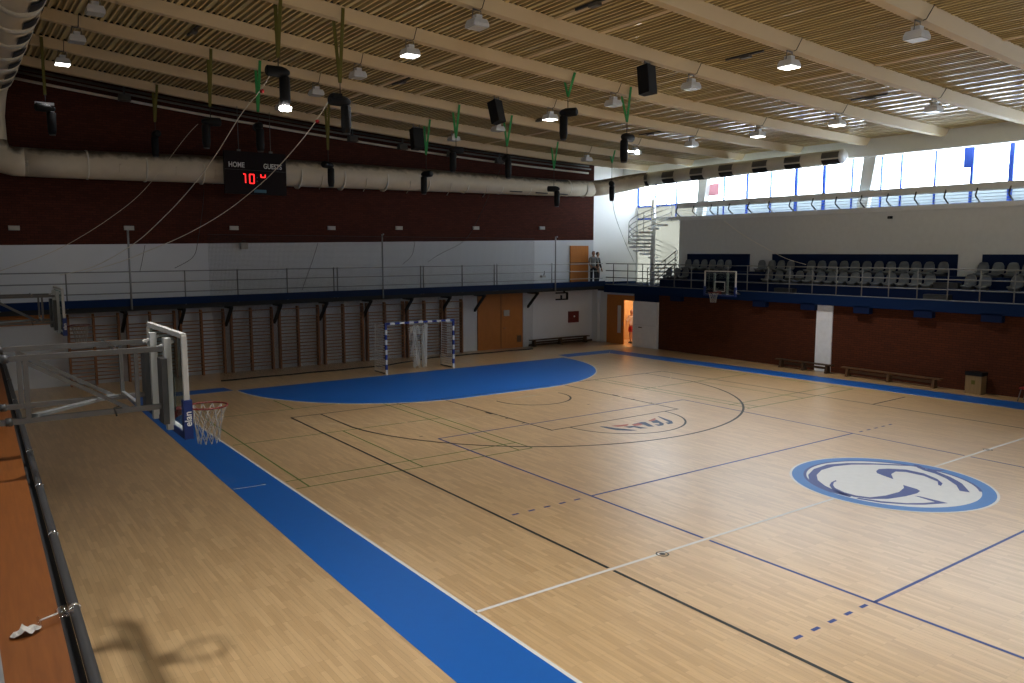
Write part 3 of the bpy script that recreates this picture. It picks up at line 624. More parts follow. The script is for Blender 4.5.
# ================================================================== SPOTLIGHTS
def spot(label, strap_top, strap_b, knot, color, drop=.45, rz=0, lit=False, length=.68):
    """strap_top, strap_b: where the straps leave the beam; knot: where they join"""
    t = thing('stage_spotlight', label, 'spotlight', knot, 0, 'stage spotlights hung from the beams'); k = Vector(knot)
    for q in [strap_top]+([strap_b] if strap_b else []):
        q = Vector(q)-k; MB().bar((0, 0, 0), q, .085, .012, 0, (0, 1, .2)).build('strap', 'strap_'+color, t)
    MB().tube([(0, 0, .04), (0, 0, -drop)], .012, 6).build('chain', 'cable_dark', t)
    R = Euler((0, 0, rz)).to_matrix(); b = MB(); d = -drop
    b.lathe([(.08, -.30), (.125, -.27), (.13, .06), (.10, .18), (.05, .26)], 14, (0, 0, d-.13), R @ Euler((0, PI/2, 0)).to_matrix()); b.build('base', 'black', t)
    hd = MB(); hx = Vector((.14*math.cos(rz), .14*math.sin(rz), 0))
    hd.lathe([(.10, 0), (.125, -.04), (.125, -length*.75), (.10, -length)], 14, (hx.x, hx.y, d-.22))
    h = hd.build('head', 'black', t)
    MB().lathe([(.09, 0), (.14 if lit else .085, -.02), (.14 if lit else .085, -.10 if lit else -.03)], 14, (hx.x, hx.y, d-.22-length)).build('lens', 'spot_lens' if lit else 'steel_dark', t)
    return t
SP = [  # beam k, px top strap, second strap px, knot px, color, lit, label
 (1, (41, 35), None, (45, 95), 'yellow', 0, 'dark spotlight with pale top plate hanging beside the left duct'),
 (0, (156, 65), (152, 75), (155, 122), 'yellow', 0, 'dark spotlight hung in front of the brick between duct and scoreboard'),
 (2, (211, 50), (208, 60), (210, 107), 'yellow', 0, 'dark double strap spotlight above the left edge of the scoreboard'),
 (4, (281, -6), (275, 2), (278, 58), 'yellow', 1, 'switched on black spotlight on long yellow straps above the scoreboard'),
 (4, (343, 5), (333, 20), (340, 83), 'yellow', 0, 'large black spotlight with red pulley rope right of the lit one'),
 (1, (329, 100), (325, 105), (328, 150), 'yellow', 0, 'black spotlight in front of the wall duct right of the scoreboard'),
 (1, (430, 121), (424, 128), (426, 155), 'green', 0, 'black spotlight on green straps left of the middle of the wall duct'),
 (2, (459.5, 105), (452.5, 114), (456, 138), 'green', 0, 'black spotlight on green straps between two hanging loudspeakers'),
 (2, (512, 116), (503.5, 123), (507, 146), 'green', 0, 'slim black spotlight on green straps right of the middle loudspeaker'),
 (1, (558, 143), (551, 149), (554, 169), 'green', 0, 'black spotlight hanging low before the right end of the brick'),
 (1, (615, 151), (609, 157), (612, 163), 'green', 0, 'black spotlight hanging in front of the duct bend'),
 (4, (575, 69), (563.6, 81), (568, 97), 'green', 0, 'black spotlight on short green straps left of the right loudspeaker'),
 (4, (631, 85), (620.4, 95), (627, 122), 'green', 0, 'black spotlight with twin small lamps under the right loudspeaker'),
 (2, (260, 61.5), (255.6, 72), (258, 112), 'green', 0, 'dim spotlight hanging behind the lit one above the scoreboard')]
spos = []
for i, (k, a, b_, c, colr, lit, lab) in enumerate(SP):
    Y = BEAMS[k]; kn = at(*c, 'y', Y+.28); X = kn.x
    A = at(*a, 'y', Y); A = (A.x, Y, zt(A.x)-.02)
    B = at(*b_, 'y', Y+.57) if b_ else None
    if B is not None: B = (B.x, Y+.57, zt(B.x)-.02)
    drop = {0: .25, 6: .62, 5: .42, 9: .75, 10: .85, 11: .32, 12: .35, 3: .18}.get(i, .3)
    t = spot(lab, A, B, kn, colr, drop, (.3+i*1.3) % 6.28 if i not in (3, 4) else 0, bool(lit)); spos.append(kn)
    if i == 0: MB().box((-.28, -.06, -.30), (.22, .06, -.22)).build('top_plate', 'lamp_grey', t)
    if i == 12:
        for s_ in (-1, 1):
            MB().tube([(.14, s_*.0, -.9), (.14+s_*.25, -.05, -.92)], .02, 6).lathe([(.05, 0), (.06, -.12)], 10, (.14+s_*.27, -.08, -.86)).build('side_lamp', 'spot_lens', t)
    if i == 4: MB().box((-.24, -.14, -.40), (.0, .1, -.28)).build('yoke', 'black', t)

# ================================================================== LOUDSPEAKERS
def speaker(px, py, k, w, h, rx, rz, lab):
    Y = BEAMS[k]+.285; q = at(px, py, 'y', Y); top = zt(q.x)-.24
    t = thing('loudspeaker', lab, 'loudspeaker', q, rz, 'hanging loudspeakers')
    R = Euler((rx, 0, 0)).to_matrix(); b = MB()
    pl = [(-w/2, -.16), (w/2, -.16), (w*.34, .20), (-w*.34, .20)]
    vs = [tuple(R @ Vector((x, y, z))) for z in (-h/2, h/2) for x, y in pl]
    b.add(vs, [(0, 3, 2, 1), (4, 5, 6, 7), (0, 1, 5, 4), (1, 2, 6, 5), (2, 3, 7, 6), (3, 0, 4, 7)]); b.build('cabinet', 'black', t)
    g = MB(); g.add([tuple(R @ Vector((x, -.168, z))) for x, z in ((-w*.44, -h*.46), (w*.44, -h*.46), (w*.44, h*.46), (-w*.44, h*.46))], [(0, 1, 2, 3)]); g.build('grille', 'black_matte', t)
    MB().bar((-w*.3, 0, h/2-.03), (-w*.3, 0, top-q.z), .03, .02).bar((w*.3, 0, h/2-.03), (w*.3, 0, top-q.z), .03, .02).bar((-w*.3, 0, h/2+.06), (w*.3, 0, h/2+.06), .05, .03).build('bracket', 'steel', t)
speaker(496.5, 112, 3, .42, .72, -.25, .35, 'black loudspeaker hanging in the middle of the three, tilted down')
speaker(416.5, 139, 1, .50, .80, -.15, .1, 'black loudspeaker hanging farthest, before the end wall')
speaker(647, 80, 5, .44, .74, -.1, .25, 'black loudspeaker hanging nearest, right of the middle of the roof')

# ================================================================== ROPES
def rope(name, pts, r, m, lab, cat='rope'):
    # smooth through points
    P = [Vector(p) for p in pts]; out = []
    for i in range(len(P)-1):
        p0, p1, p2, p3 = P[max(i-1, 0)], P[i], P[i+1], P[min(i+2, len(P)-1)]
        for j in range(6):
            t = j/6; out.append(.5*((2*p1)+(-p0+p2)*t+(2*p0-5*p1+4*p2-p3)*t*t+(-p0+3*p1-3*p2+p3)*t**3))
    out.append(P[-1]); o = MB().tube(out, r, 6).build(name, m); tag(o, lab, cat); return o
def ropepx(lst): return [at(x, y, 'y', Y) for x, y, Y in lst]
rope('hanging_rope', ropepx([(60, 275, 22.95), (95, 266, 22), (135, 243, 20.5), (165, 216, 18.5), (190, 189, 16.5), (215, 156, 14.5), (240, 116, 12.3), (262, 88, 10.4), (271, 73, 10.05)]), .011, 'rope', 'pale rope sagging from the lit spotlight to the left railing')
rope('hanging_rope', ropepx([(85, 272, 22.95), (120, 262, 22), (150, 250, 21), (185, 235, 19), (225, 212, 17), (265, 180, 14.5), (295, 148, 12), (316, 121, 10.4), (334, 92, 10.05)]), .011, 'rope', 'pale rope sagging past the scoreboard to the spotlight with red pulley')
rope('hanging_rope', ropepx([(0, 271, 22.95), (40, 257, 22.9), (70, 243, 22.85), (110, 218, 22.75), (145, 189, 22.6), (185, 138, 22.4), (198, 124, 22.4)]), .010, 'duct', 'thin dark rope crossing the brick wall left of the scoreboard')
rope('hanging_rope', [at(724, 221, 'x', 15.6), at(740, 233, 'x', 15.6), at(760, 245, 'x', 15.5), at(785, 258, 'x', 15.5), at(806, 264.5, 'x', 15.45)], .012, 'rope', 'pale rope hanging on the grey wall down to the seats')
for j, (pts, lab) in enumerate((([(204, 180, 23.85), (203, 205, 23.9), (198, 240, 23.9), (193, 257, 23.6), (175, 268, 22.95)], 'dark cable dropping beside the scoreboard to the railing'),
        ([(145, 245, 23.9), (142, 262, 23.6), (140, 271, 22.95)], 'short looped cable on the white band beside the left net pole'),
        ([(415, 241, 23.9), (412, 255, 23.5), (403, 264, 22.95)], 'thin cable from the brick edge to the middle railing'),
        ([(500, 170, 22.7), (480, 215, 23.8), (465, 240, 23.9), (440, 254, 23.6), (428, 262, 22.95)], 'dark cable running from the duct down to the middle railing'),
        ([(318, 243, 23.9), (312, 262, 23.6), (302, 290, 23.3)], 'thin cable left of the middle net pole'),
        ([(612, 192, 20.0), (615, 215, 22), (625, 242, 24), (634, 262, 24.3)], 'thin cable hanging on the bright corner wall'))):
    rope('hanging_cable', ropepx(pts), .010, 'cable_dark', lab, 'cable')
# red pulleys
for px, py, lab in ((317.5, 121.5, 'small red pulley on the rope of the large spotlight'), (262, 91, 'small red pulley on the rope of the lit spotlight')):
    q = at(px, py, 'y', 10.3); t = MB().lathe([(.02, -.04), (.05, -.025), (.032, 0), (.05, .025), (.02, .04)], 12, q, Euler((PI/2, 0, .4)).to_matrix()).build('rope_pulley', 'red'); tag(t, lab, 'pulley')

# ================================================================== SCOREBOARD
sb = thing('scoreboard', 'black electronic scoreboard with red digits in front of the wall duct', 'scoreboard', (-5.45, 22.55, 7.92)); 
MB().box((-1.20, -.06, -.81), (1.20, .08, .80)).build('panel', 'scoreboard', sb)
MB().box((-1.19, -.068, .10), (1.19, -.06, .115)).build('divider', 'steel_dark', sb)
def fm(x, z): return Matrix.Translation((x, -.066, z)) @ Matrix.Rotation(PI/2, 4, 'X')
textmesh('HOME', .27, 'home_text', 'letter_white', sb, fm(-.74, .28), sx=.80)
textmesh('GUESTS', .27, 'guests_text', 'letter_white', sb, fm(.66, .28), sx=.78)
def digit(ch, x, z, w=.17, h=.34, t=.042):
    SEG = {'0': 'abcdef', '1': 'bc', '4': 'fgb'}
    P = {'a': ((x-w/2, z+h/2), (x+w/2, z+h/2)), 'b': ((x+w/2, z+h/2), (x+w/2, z)), 'c': ((x+w/2, z), (x+w/2, z-h/2)), 'd': ((x-w/2, z-h/2), (x+w/2, z-h/2)), 'e': ((x-w/2, z), (x-w/2, z-h/2)), 'f': ((x-w/2, z+h/2), (x-w/2, z)), 'g': ((x-w/2, z), (x+w/2, z))}
    b = MB()
    for s_ in SEG[ch]: (a, c), (d_, e_) = P[s_]; b.bar((a, -.066, c), (d_, -.066, e_), .012, t, 0, (1, 0, 0) if a == d_ else (0, 0, 1))
    return b
digit('1', -.50, -.22).bar((-.50, -.066, -.05), (-.42, -.066, -.05), .012, .04).build('digit', 'led_red', sb); digit('0', -.17, -.22).build('digit', 'led_red', sb); digit('4', .27, -.14, .17, .22).build('digit', 'led_red', sb)
MB().box((.02, -.07, -.18), (.06, -.06, -.14)).box((.02, -.07, -.32), (.06, -.06, -.28)).build('colon', 'led_off', sb)
MB().box((-.10, -.07, -.74), (.38, -.06, -.62)).build('label_strip', 'led_blue', sb)
for x in (-.62, .62): MB().tube([(x, 0, .8), (x, 0, 2.55)], .012, 6).box((x-.06, -.05, .80), (x+.06, .05, .88)).build('hanger', 'steel', sb)

# wall plates on the brick
for i, px in enumerate((14, 129, 234, 331.5, 399, 476, 542)):
    q = at(px, 228, 'y', 23.96); o = MB().box((-.17, -.04, -.08), (.17, .04, .08)).box((-.13, -.055, -.05), (.13, -.04, .05)).build('wall_plate', 'sign_grey'); o.location = q
    tag(o, 'small pale plate low on the brick wall, '+ORD[i]+' from the left', 'wall plate', 'pale plates on the brick wall')
q = at(244, 246, 'y', 23.9); t = thing('junction_box', 'small white box with cables on the white band under the scoreboard', 'box', q)
MB().box((-.14, -.1, -.13), (.14, .1, .13)).build('body', 'sign_grey', t); MB().tube([(-.05, 0, .13), (-.05, 0, .22), (.05, 0, .22), (.05, 0, .13)], .015, 6).build('loop', 'cable_dark', t)
q = at(543, 276.5, 'y', 23.9); t = thing('wall_fixture', 'small white fixture with a hook low on the gallery wall', 'fixture', q)
MB().box((-.12, -.08, -.05), (.12, .1, .05)).build('body', 'sign_grey', t); MB().tube([(.06, 0, .05), (.10, 0, .28)], .02, 6).build('hook', 'black', t)
t = thing('fire_box', 'small dark red fire hose box on the white wall', 'fire box', (11.98, 24.0, 1.40)); MB().box((-.34, -.10, -.30), (.34, .0, .30)).build('cabinet', 'dark_red', t); MB().box((-.30, -.115, -.26), (.30, -.10, .26)).build('door', 'dark_red', t); MB().lathe([(.05, 0), (.05, .02)], 10, (0, -.115, .03), Euler((PI/2, 0, 0)).to_matrix()).build('handle', 'letter_white', t)
t = thing('black_bracket', 'black angular bracket hanging under the walkway near the corner', 'bracket', (10.6, 23.2, 2.85)); 
MB().bar((-.45, 0, -.08), (.3, 0, -.08), .09, .07).bar((.3, 0, -.08), (.3, 0, -.45), .08, .08).bar((.3, 0, -.42), (-.45, 0, -.42), .08, .07).bar((-.1, 0, -.42), (-.1, 0, -.2), .07, .07).bar((.1, 0, -.04), (.1, 0, .1), .08, .08).build('frame', 'black', t)

# ================================================================== WALL BARS
rung_me = None
def wall_bars(x0, xm, x1, label, zoff=0):
    global rung_me
    t = thing('wall_bars', label, 'wall bars', (x0, 23.8, 0), 0, 'wooden wall bars on the far wall')
    for x in (x0, xm, x1):
        if x is None: continue
        MB().prism([(-.14, 0), (.10, 0), (.10, 2.62), (-.07, 2.62), (-.14, 2.5)], 'x', x-x0-.035, x-x0+.035).build('upright', 'bar_wood', t)
    pts = [x for x in (x0, xm, x1) if x is not None]
    for a, c in zip(pts, pts[1:]):
        for zz, yy in [(2.52, -.17)]+[(2.18-.142*j, -.05) for j in range(15)]:
            MB().tube([(a-x0, yy, zz), (c-x0, yy, zz)], .02, 6).build('rung', 'rung_wood', t)
    return t
U_ = [(-12.04, -11.22, -10.39), (-10.09, -9.29, -8.42), (-8.2, -7.42, -6.57), (-6.26, -5.47, -4.6), (-4.28, -3.48, -2.59), (-2.29, -1.43, -.52), (-.28, .59, 1.54), (1.75, 2.65, 3.58), (3.77, None, 4.71)]
for i, (a, m_, c) in enumerate(U_): wall_bars(a, m_, c, 'wooden wall bars unit, '+ORD[i]+' from the left end of the far wall')
# safety net
b = MB(); nx = 40
xs = [-7.3+i*(8.35+7.3)/nx for i in range(nx+1)]
def ny(x, z): return 22.72+.04*math.sin(x*3+z)-(1-min(1, z/3.0))*(1.05*max(0, min(1, (2.5-x)/3))-.1)
vs = [(x, ny(x, z), z) for z in (.0, .5, 1.5, 2.6, 3.3, 4.4, 5.55) for x in xs]
b.add(vs, [(r*(nx+1)+i, r*(nx+1)+i+1, (r+1)*(nx+1)+i+1, (r+1)*(nx+1)+i) for r in range(6) for i in range(nx)])
nt = b.build('safety_net', 'net_black'); tag(nt, 'black safety net hanging before the wall bars and walkway', 'net')
MB().tube([(x, 22.72, 5.55) for x in xs], .008, 5).build('head_rope', 'cable_dark', nt)
MB().tube([(x, ny(x, 0), .03) for x in xs], .022, 6).build('foot_rope', 'black_matte', nt)

# ================================================================== HANDBALL GOAL
g = thing('handball_goal', 'blue and white striped handball goal with draped white net', 'goal', (.13, 19.62, 0))
g.scale = (1.045, 1, 1)
def stripes(p, q, n, w=.08, first=0):
    b = MB(); p, q = Vector(p), Vector(q)
    for i in range(n): b.bar(p.lerp(q, i/n), p.lerp(q, (i+1)/n), w, w, (i+first) % 2)
    return b
for s_ in (-1, 1): stripes((s_*1.5, 0, 0), (s_*1.5, 0, 2.0), 10, first=0).build('post', ['goal_white', 'goal_blue'], g)
stripes((-1.54, 0, 2.04), (1.54, 0, 2.04), 15, first=1).build('crossbar', ['goal_white', 'goal_blue'], g)
for s_ in (-1, 1):
    MB().tube([(s_*1.5, .04, .03), (s_*1.5, 1.05, .03)], .022, 6).build('base_bar', 'steel_dark', g)
    MB().tube([(s_*1.5, .04, 2.0), (s_*1.5, .95, 1.98)], .016, 6).tube([(s_*1.5, .95, 1.98), (s_*1.5, 1.05, .03)], .012, 6).build('net_stay', 'goal_white', g)
def sheet(pts0, pts1, m, name, n=14):
    b = MB(); A = [Vector(p) for p in pts0]; B = [Vector(p) for p in pts1]
    k = len(A); b.add([tuple(p) for p in A+B], [(i, i+1, k+i+1, k+i) for i in range(k-1)]); return b.build(name, m, g)
sheet([(-1.5, .05+.9*i/8, 1.98) for i in range(9)], [(-1.5, .05+1.0*i/8, .05) for i in range(9)], 'net_white_y', 'side_net')
sheet([(1.5, .05+.9*i/8, 1.98) for i in range(9)], [(1.5, .05+1.0*i/8, .05) for i in range(9)], 'net_white_y', 'side_net')
# bunched net hanging inside
def bunch(x0, x1, y, zt_, zb_, ph):
    b = MB(); n = 30; cols = []
    vs = []
    for r in range(9):
        t = r/8; z = zt_+(zb_-zt_)*t
        for i in range(n+1):
            s_ = i/n; xx = x0+(x1-x0)*s_; xc = (x0+x1)/2; xx = xc+(xx-xc)*(1-.35*t)+.12*t*ph; vs.append((xx, y+.10*math.sin(s_*22+ph)*(1-.3*t), z-.05*math.sin(s_*9)))
    b.add(vs, [(r*(n+1)+i, r*(n+1)+i+1, (r+1)*(n+1)+i+1, (r+1)*(n+1)+i) for r in range(8) for i in range(n)], 0, True)
    return b.build('bunched_net', 'net_white_x', g)
bunch(-.05, .38, .9, 1.78, .05, 1.2); bunch(.50, .82, .92, 1.86, .02, .1); bunch(.0, .6, .95, 1.80, 1.45, 0)
for X_, sw in ((.10, .25), (.2, .2), (.58, .05), (.7, 0)): MB().tube([(X_, .88, 1.75), (X_+sw*.5, .86, .9), (X_+sw, .86, .15)], .02, 6).build('net_fold', 'goal_white', g)

# ================================================================== BASKETBALL HOOPS
def basket(label, loc, flip, arms):
    """origin at the front face of the board, bottom centre; faces +x; width along y"""
    t = thing('basketball_hoop', label, 'basketball hoop', loc, PI if flip else 0, 'side basketball hoops')
    Wd, Hh = .855, 1.05
    MB().box((-.03, -Wd+.05, .05), (-.015, Wd-.05, Hh-.05)).build('glass_board', 'board_glass', t)
    b = MB()
    for s_ in (-1, 1): b.box((-.055, s_*Wd-.025, 0), (0, s_*Wd+.025, Hh))
    b.box((-.055, -Wd, Hh-.025), (0, Wd, Hh+.025)); b.box((-.055, -Wd, -.025), (0, Wd, .025)); b.build('board_frame', 'board_white', t)
    q = MB()
    for a, c, e_, f_ in ((-.30, -.26, .15, .60), (.26, .30, .15, .60), (-.30, .30, .56, .60), (-.30, .30, .15, .19)): q.box((-.014, a, e_), (-.010, c, f_))
    q.build('target_square', 'board_white', t)
    p_ = MB()
    for s_ in (-1, 1): p_.box((-.07, s_*Wd-.045, -.05), (.02, s_*Wd+.045, .37))
    p_.box((-.07, -Wd, -.05), (.02, Wd, .02)); p_.build('edge_pad', 'pad_blue', t)
    pad = t
    for s_ in ((-1,) if not flip else (1,)):
        mw = Matrix.Translation((-.025, s_*(Wd+.047), .17)) @ Matrix.Rotation(-PI/2 if s_ > 0 else PI/2, 4, 'Y')@ Matrix.Rotation(PI/2, 4, 'X')
        mw = Matrix.Translation((-.025, s_*(Wd+.047), .17)) @ Matrix(((0, -1, 0, 0), (0, 0, s_, 0), (1, 0, 0, 0), (0, 0, 0, 1)))
        textmesh('elan', .10, 'pad_text', 'letter_white', t, mw, .001)
    # ring
    rg = MB(); cx = .40; rg.tube([(cx+.228*math.cos(a), .228*math.sin(a), .12) for a in [2*PI*i/28 for i in range(28)]], .011, 8, closed=True)
    rg.box((0, -.11, .03), (.02, .11, .17)); rg.add([(.02, -.10, .128), (.02, .10, .128), (.19, .13, .128), (.19, -.13, .128), (.02, -.10, .04), (.02, .10, .04), (.19, .08, .105), (.19, -.08, .105)], [(0, 1, 2, 3), (4, 7, 6, 5), (0, 4, 5, 1), (1, 5, 6, 2), (2, 6, 7, 3), (3, 7, 4, 0)])
    rg.build('rim', 'hoop_red', t)
    n = MB(); NN = 12
    for k in range(NN):
        for s_ in (-1, 1):
            pts = []
            for j in range(9):
                u = j/8; r = .222-.10*u**.7-(.012*math.sin(u*PI)); a = 2*PI*(k+s_*u*2.0)/NN; pts.append((cx+r*math.cos(a), r*math.sin(a), .11-.43*u))
            n.tube(pts, .0048, 4, caps=False)
    n.build('hoop_net', 'cord', t)
    # rear frame
    for y in (-.36, .36): MB().box((-.13, y-.045, -.03), (-.055, y+.045, Hh-.06)).build('rear_post', 'board_white', t)
    for y in (-.36, .36): MB().bar((-.02, y, Hh-.10), (-.20, y, Hh-.16), .03, .03).build('corner_stay', 'board_white', t)
    if arms == 'truss':
        z0, z1, xl = .25, .88, -3.6
        for y in (-.42, .48):
            MB().box((-.19, y-.10, .06), (-.13, y+.10, .78)).build('mount_plate', 'steel_dark', t)
            b = MB(); b.bar((-.15, y, z1), (xl, y, z1), .055, .055); b.bar((-.15, y, z0), (xl, y, z0), .055, .055); b.bar((-1.43, y, z0), (-1.43, y, z1), .045, .045); b.bar((-.42, y, z0), (-.42, y, z1), .04, .04)
            b.bar((-1.45, y, z1-.03), (-.52, y, z0+.02), .04, .04); b.bar((-3.5, y, z0), (-3.5, y, z1), .06, .06); b.build('arm_truss', 'steel', t)
            for z in (z0, z1): MB().lathe([(.042, -.03), (.044, 0), (.042, .03)], 12, (-1.60, y, z), Euler((0, PI/2, 0)).to_matrix()).build('pivot', 'steel_dark', t)
        MB().bar((-1.38, -.42, z0+.04), (-.50, .48, z0+.02), .09, .03).bar((-.42, -.42, z0+.05), (-.42, .48, z0+.05), .035, .035).build('plan_brace', 'galv', t)
        MB().bar((-.62, -.42, z1+.035), (-.60, .48, z1+.035), .03, .03).build('tie_rod', 'chrome', t)
        MB().tube([(-.60, -.42, z0+.05), (-.66, -.45, z0+.04), (-.64, -.46, z0-.05)], .009, 6).build('safety_cord', 'cable_dark', t)
    else:
        for y in (-.36, .36): MB().bar((-.10, y, .30), (-1.0, y, .02), .05, .05).bar((-.10, y, .08), (-1.0, y, .02), .05, .05).build('arm', 'steel', t)
    return t
basket('glass basketball hoop with blue corner pad on a grey wall truss, nearest on the left', (-13.53, .97, 2.94), False, 'truss')
basket('farther glass basketball hoop on the left, before the wall bars', (-13.28, 13.62, 2.94), False, 'truss')
basket('glass basketball hoop on the right, hung from the grandstand front', (12.35, 14.4, 2.98), True, 'short')

# ================================================================== BLEACHER LEDGE (left foreground)
bl = thing('telescopic_bleacher', 'folded wooden bleacher with orange brown top plank along the left wall', 'bleacher', (-15.03, 0, 0), -.0257); 
MB().box((-.60, -6.5, 2.55), (0.0, 12.5, 2.60)).build('top_plank', 'ledge_wood', bl)
MB().box((-.60, -6.4, 0), (-.08, 12.4, 2.55)).build('folded_body', 'black_matte', bl)
tb = MB().tube([(.09, -6.5+i*1.9, 2.585) for i in range(11)], .032, 10).build('edge_tube', 'tube_dark', bl)
MB().box((0.0, -6.4, 2.40), (.07, 12.4, 2.50)).build('dark_channel', 'black_matte', bl)
for y in (-5.4, -4.2, -3.0, -1.4, .2, 1.8, 3.6, 5.6, 8): MB().lathe([(.036, -.02), (.04, 0), (.036, .02)], 10, (.09, y, 2.585), Euler((PI/2, 0, 0)).to_matrix()).build('clamp', 'chrome', bl)
MB().bar((-.30, -3.0, 2.55), (-.30, -2.5, 2.55), .03, .02)
o = MB().box((-15.72, -8.0, 2.602), (-15.44, -1.2, 2.655)).build('edge_rail', 'galv'); tag(o, 'flat grey metal rail behind the orange bleacher plank', 'rail')
struct('gallery_floor_left', MB().box((-17.2, -24, 2.2), (-15.74, 24, 2.50)), 'black_matte')
# tissue and cup
t = MB(); nn = 9
random.seed(4)
vs = []
for i in range(nn):
    for j in range(5):
        u, v_ = i/(nn-1)-.5, j/4-.5; vs.append((u*.26*(1-.3*abs(v_)), v_*.12*(1.2-1.2*abs(u)), .012+random.random()*.045*(1-1.2*abs(u))))
t.add(vs, [(i*5+j, i*5+j+1, i*5+j+6, i*5+j+5) for i in range(nn-1) for j in range(4)], 0, False)
q = at(26, 634.5, 'z', 2.6); o = t.build('crumpled_wrapper', 'tissue'); o.scale = (.66, .8, 1); o.location = q; o.rotation_euler = (0, 0, .25); tag(o, 'crumpled pale plastic wrapper on the orange bleacher plank', 'wrapper')
q = at(57, 619, 'z', 2.62); cu = thing('plastic_cup', 'clear stemmed plastic cup lying at the edge of the bleacher plank', 'cup', q, .35)
Rm = Euler((0, PI/2, 0)).to_matrix()
MB().lathe([(.022, .0), (.036, .02), (.040, .085)], 16, (.0, 0, .034), Rm).build('bowl', 'cup_plastic', cu)
MB().tube([(-.10, 0, .030), (0, 0, .034)], .006, 8).build('stem', 'board_white', cu)
MB().lathe([(.028, 0), (.028, .004)], 16, (-.105, 0, .030), Rm).build('foot', 'cup_plastic', cu)

# ================================================================== SEATS
def seat(loc, label):
    t = thing('bucket_seat', label, 'seat', loc, 0, 'grey bucket seats on the grandstand')
    b = MB(); R_ = 9; prof = [(-.13, .06), (-.12, .09), (-.02, .085), (.10, .09), (.17, .14), (.20, .28), (.225, .44), (.235, .55)]
    vs = []
    for i, (x, z) in enumerate(prof):
        hw = .215 if i < 5 else (.21, .20, .145)[i-5]
        for j in range(R_):
            s_ = -1+2*j/(R_-1); e_ = abs(s_)**2.5
            vs.append((x+(-.03*e_ if i >= 5 else 0), s_*hw, z+(.05*e_ if i < 5 else -.03*e_)))
    b.add(vs, [(i*R_+j, i*R_+j+1, (i+1)*R_+j+1, (i+1)*R_+j) for i in range(len(prof)-1) for j in range(R_-1)], 0, True)
    o = b.build('shell', 'seat_grey', t); md = o.modifiers.new('thick', 'SOLIDIFY'); md.thickness = .018
    MB().box((-.12, -.16, 0), (.14, .16, .085)).build('base', 'steel_dark', t)
    return t
proto = None
blocks = [('left block', [666.8, 674.9, 683.2], [685.6, 693.4, 701.6, 709.8, 717.7, 725.6]),
          ('middle block', [766.7, 776.9, 787, 797.3, 807.8, 818.6, 829.6, 841.1, 852.9, 864.6, 876.8, 889.1, 902, 914.7, 928], [759, 769.3, 778.5, 788, 808.6, 819.2, 830.1, 841.2, 852.4, 864.1, 876.1, 888.2, 901.1, 913.5, 926.5, 940.5]),
          ('right block', [968.7, 983.5, 1015.5], [980.5, 995.5, 1010.5, 1026])]
for bn, fr_, bk in blocks:
    for rn, lst, X, z in (('front row', fr_, 14.85, 3.52), ('back row', bk, 15.55, 3.96)):
        for i, px in enumerate(lst):
            y = at(px, 275, 'x', X)[1]; lab = 'grey bucket seat, '+ORD[i]+' from the stairs in the '+rn+' of the '+bn
            if proto is None: proto = seat((X, y, z), lab)
            else: dup(proto, (X, y, z), 0, lab)

# ================================================================== BENCHES, BIN, CHAIR
def bench(p, q, label, m, wd=.24, h=.36, legs=3):
    p, q = Vector(p), Vector(q); L = (q-p).length; rz = math.atan2(q.y-p.y, q.x-p.x)
    t = thing('gym_bench', label, 'bench', (p+q)/2, rz, 'low wooden gym benches')
    MB().box((-L/2, -wd/2, h-.045), (L/2, wd/2, h)).build('seat', m, t)
    for i in range(legs):
        x = -L/2+.25+(L-.5)*i/(legs-1); MB().prism([(-wd/2-.03, 0), (wd/2+.03, 0), (wd/2-.03, h-.045), (-wd/2+.03, h-.045)], 'x', x-.05, x+.05).build('leg', m, t)
    MB().box((-L/2+.25, -.02, .16), (L/2-.25, .02, .25)).build('stretcher', m, t)
bench((8.85, 23.7, 0), (12.85, 23.7, 0), 'dark wooden bench below the fire box on the far wall', 'dark_bench')
bench((13.18, 11.9, 0), (13.18, 9.25, 0), 'low wooden bench in front of the white column', 'dark_bench')
bench((13.18, 8.85, 0), (13.18, 5.0, 0), 'long low wooden bench at the brick wall left of the bin', 'bench_wood')
t = thing('waste_bin', 'light wooden box bin with black liner at the brown brick wall', 'bin', (13.2, 3.86, 0))
MB().box((-.20, -.26, 0), (.20, .26, .64)).build('body', 'bin_wood', t); MB().box((-.22, -.28, .64), (.22, .28, .76)).build('liner', 'black', t); MB().box((-.205, -.06, .34), (-.20, .06, .48)).build('sticker', 'strap_yellow', t)
t = thing('red_chair', 'red chair with pale legs at the right picture edge', 'chair', (13.0, 2.12, 0))
MB().box((-.22, -.22, .42), (.22, .22, .47)).build('seat', 'red', t); MB().add([(.18+.03*i, s_*(.22-.02*i), .46+.13*i+dz*0) for i in range(4) for s_ in (-1, 1)], [(2*i, 2*i+1, 2*i+3, 2*i+2) for i in range(3)]).build('backrest', 'red', t)
for a, c in ((-1, -1), (-1, 1), (1, -1), (1, 1)): MB().tube([(a*.17, c*.17, .43), (a*.24, c*.23, 0)], .016, 6).build('leg', 'rail_pale', t)
# banner sign on balcony
q = at(712, 186, 'x', 16.5); t = thing('banner_sign', 'small pink and white sign with red edge on a black pole on the balcony', 'sign', (16.5, q.y, 6.72))
MB().tube([(0, -.42, 0), (0, -.42, 1.0)], .035, 6).build('pole', 'black', t); MB().box((-.02, -.45, 1.02), (.02, .18, 1.62)).build('panel', 'pink_film', t); MB().box((-.03, .18, .98), (.03, .32, 1.66)).build('red_edge', 'red', t)
